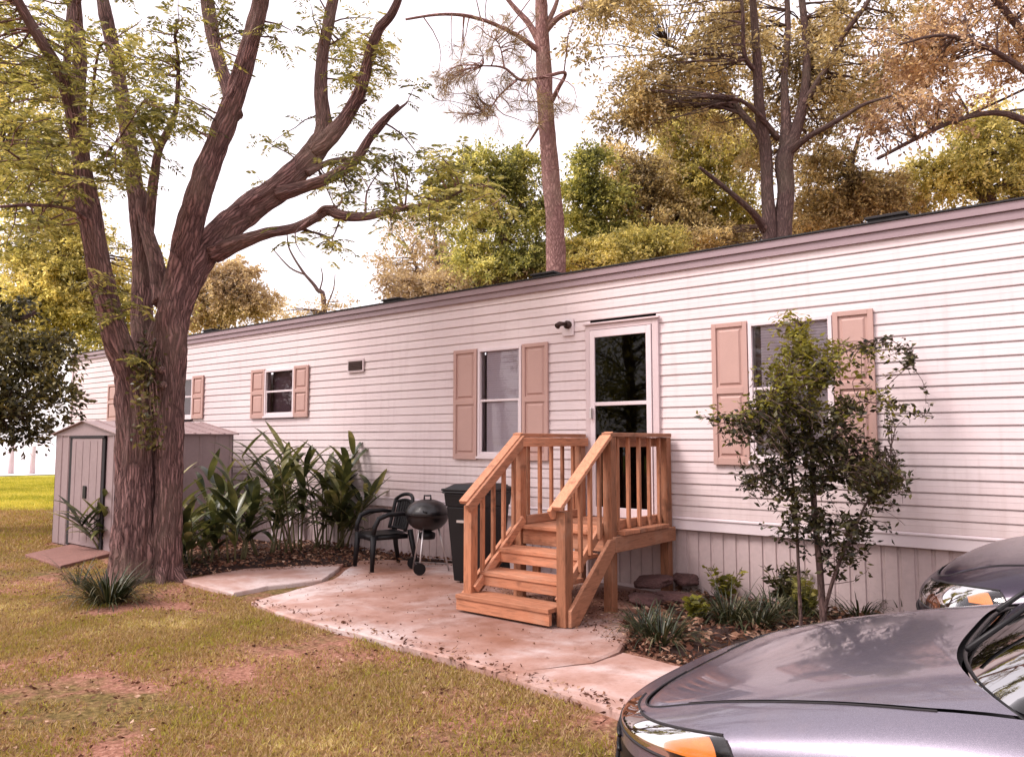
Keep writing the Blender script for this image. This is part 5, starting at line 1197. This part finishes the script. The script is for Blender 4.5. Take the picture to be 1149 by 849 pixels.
    # wheels
    for wx in c['wheels']:
        for sgn in (-1, 1):
            cy = sgn*(HW-.13); w = MB(); wr = c['wr']; pr = [(.62, -.09), (.9, -.105), (.99, -.08), (1, -.03), (1, .03), (.99, .08), (.9, .105), (.62, .09)]; n_ = 36; vs = []
            for r, o in pr:
                for t in range(n_): a = 2*math.pi*t/n_; vs.append((wx+math.cos(a)*wr*r, cy+o, wr+math.sin(a)*wr*r))
            w.add(vs, [(i*n_+t, i*n_+(t+1) % n_, (i+1)*n_+(t+1) % n_, (i+1)*n_+t) for i in range(len(pr)-1) for t in range(n_)]); wo_ = w.build('wheel', 'rubber', root, True, False)
            r_ = MB(); 
            for sp in range(7):
                a = 2*math.pi*sp/7; r_.bar((wx, cy+sgn*.07, wr), (wx+math.cos(a)*wr*.62, cy+sgn*.085, wr+math.sin(a)*wr*.62), .05, .02, (0, 1, 0))
            r_.tube([(wx+math.cos(a)*wr*.62, cy+sgn*.08, wr+math.sin(a)*wr*.62) for a in np.linspace(0, 2*math.pi, 37)], .015, 6, cap=False); r_.tube([(wx, cy+sgn*.05, wr), (wx, cy+sgn*.09, wr)], .06, 12); r_.build('rim', 'metal', wo_, False, False)
            r_ = MB(); r_.tube([(wx, cy-.02, wr), (wx, cy+.02, wr)], wr*.6, 24); r_.build('brake_disc', 'dark', wo_, False, False)
    for sgn in (-1, 1):
        q = MB(); q.tube([(xc+.45, sgn*(hw-.02), 1.02), (xc+.45, sgn*(hw+.10), 1.05), (xc+.47, sgn*(hw+.22), 1.06)], [.03, .075, .06], 12); q.build('mirror', paint, root, True, False)
    return root
sedan = dict(L=4.65, HW=.91, ZB=.62, n=3.5, xa=.62, paint='grey', sill=.18, H=[(-.3, .60), (0, .63), (.12, .685), (.3, .735), (.6, .825), (.9, .905), (1.2, .965), (1.6, .98), (3.6, 1.02), (4.3, 1.04), (4.65, .85), (5, .8)],
  cowl=1.06, cowlc=.20, hw=.765, hf=.12, hwf=.71, hc=.24, lk=.155, ls=4., lamp=(.085, .250, .22, .985), bowls=[(.125, .62, .038, 'chrome', 'reflector_bowl'), (.158, .68, .05, 'chrome', 'reflector_bowl')], amber=(.180, .244, .12, .86), tray=(.115, .145, .45, .95),
  wheels=(.92, 3.62), wr=.32, bx=.30, bt=0, bumper='black', grille='black', roof=1.45, roof_f=2.0, roof_r=3.2, bulge=.0, crease=.0)
make_car('parked_car', 'silver grey sedan parked nose-in at the lower right corner', (-1.52, 2.98, 0), R(0), sedan)
suv = dict(L=4.6, HW=.93, ZB=.72, n=2.9, xa=.60, paint='plum', sill=.22, H=[(-.3, .8), (0, .86), (.12, .93), (.3, .99), (.6, 1.04), (.9, 1.07), (1.3, 1.10), (1.6, 1.10), (3.8, 1.14), (4.4, 1.12), (4.6, .95), (5, .9)],
  cowl=1.25, cowlc=.15, hw=.82, hf=.10, hwf=.66, hc=.26, lk=.15, ls=4., lamp=(.08, .235, .22, .97), bowls=[(.15, .62, .06, 'chrome', 'reflector_bowl'), (.19, .58, .05, 'chrome', 'reflector_bowl')], amber=(.195, .222, .15, .6), tray=(.10, .15, .3, .8),
  wheels=(.95, 3.6), wr=.36, bx=.0, bumper='plum', grille='black', roof=1.62, roof_f=2.0, roof_r=3.7)
make_car('parked_car', 'dark plum coloured car half hidden behind the grey sedan by the skirting', (-.98, 5.0, 0), R(0), suv)
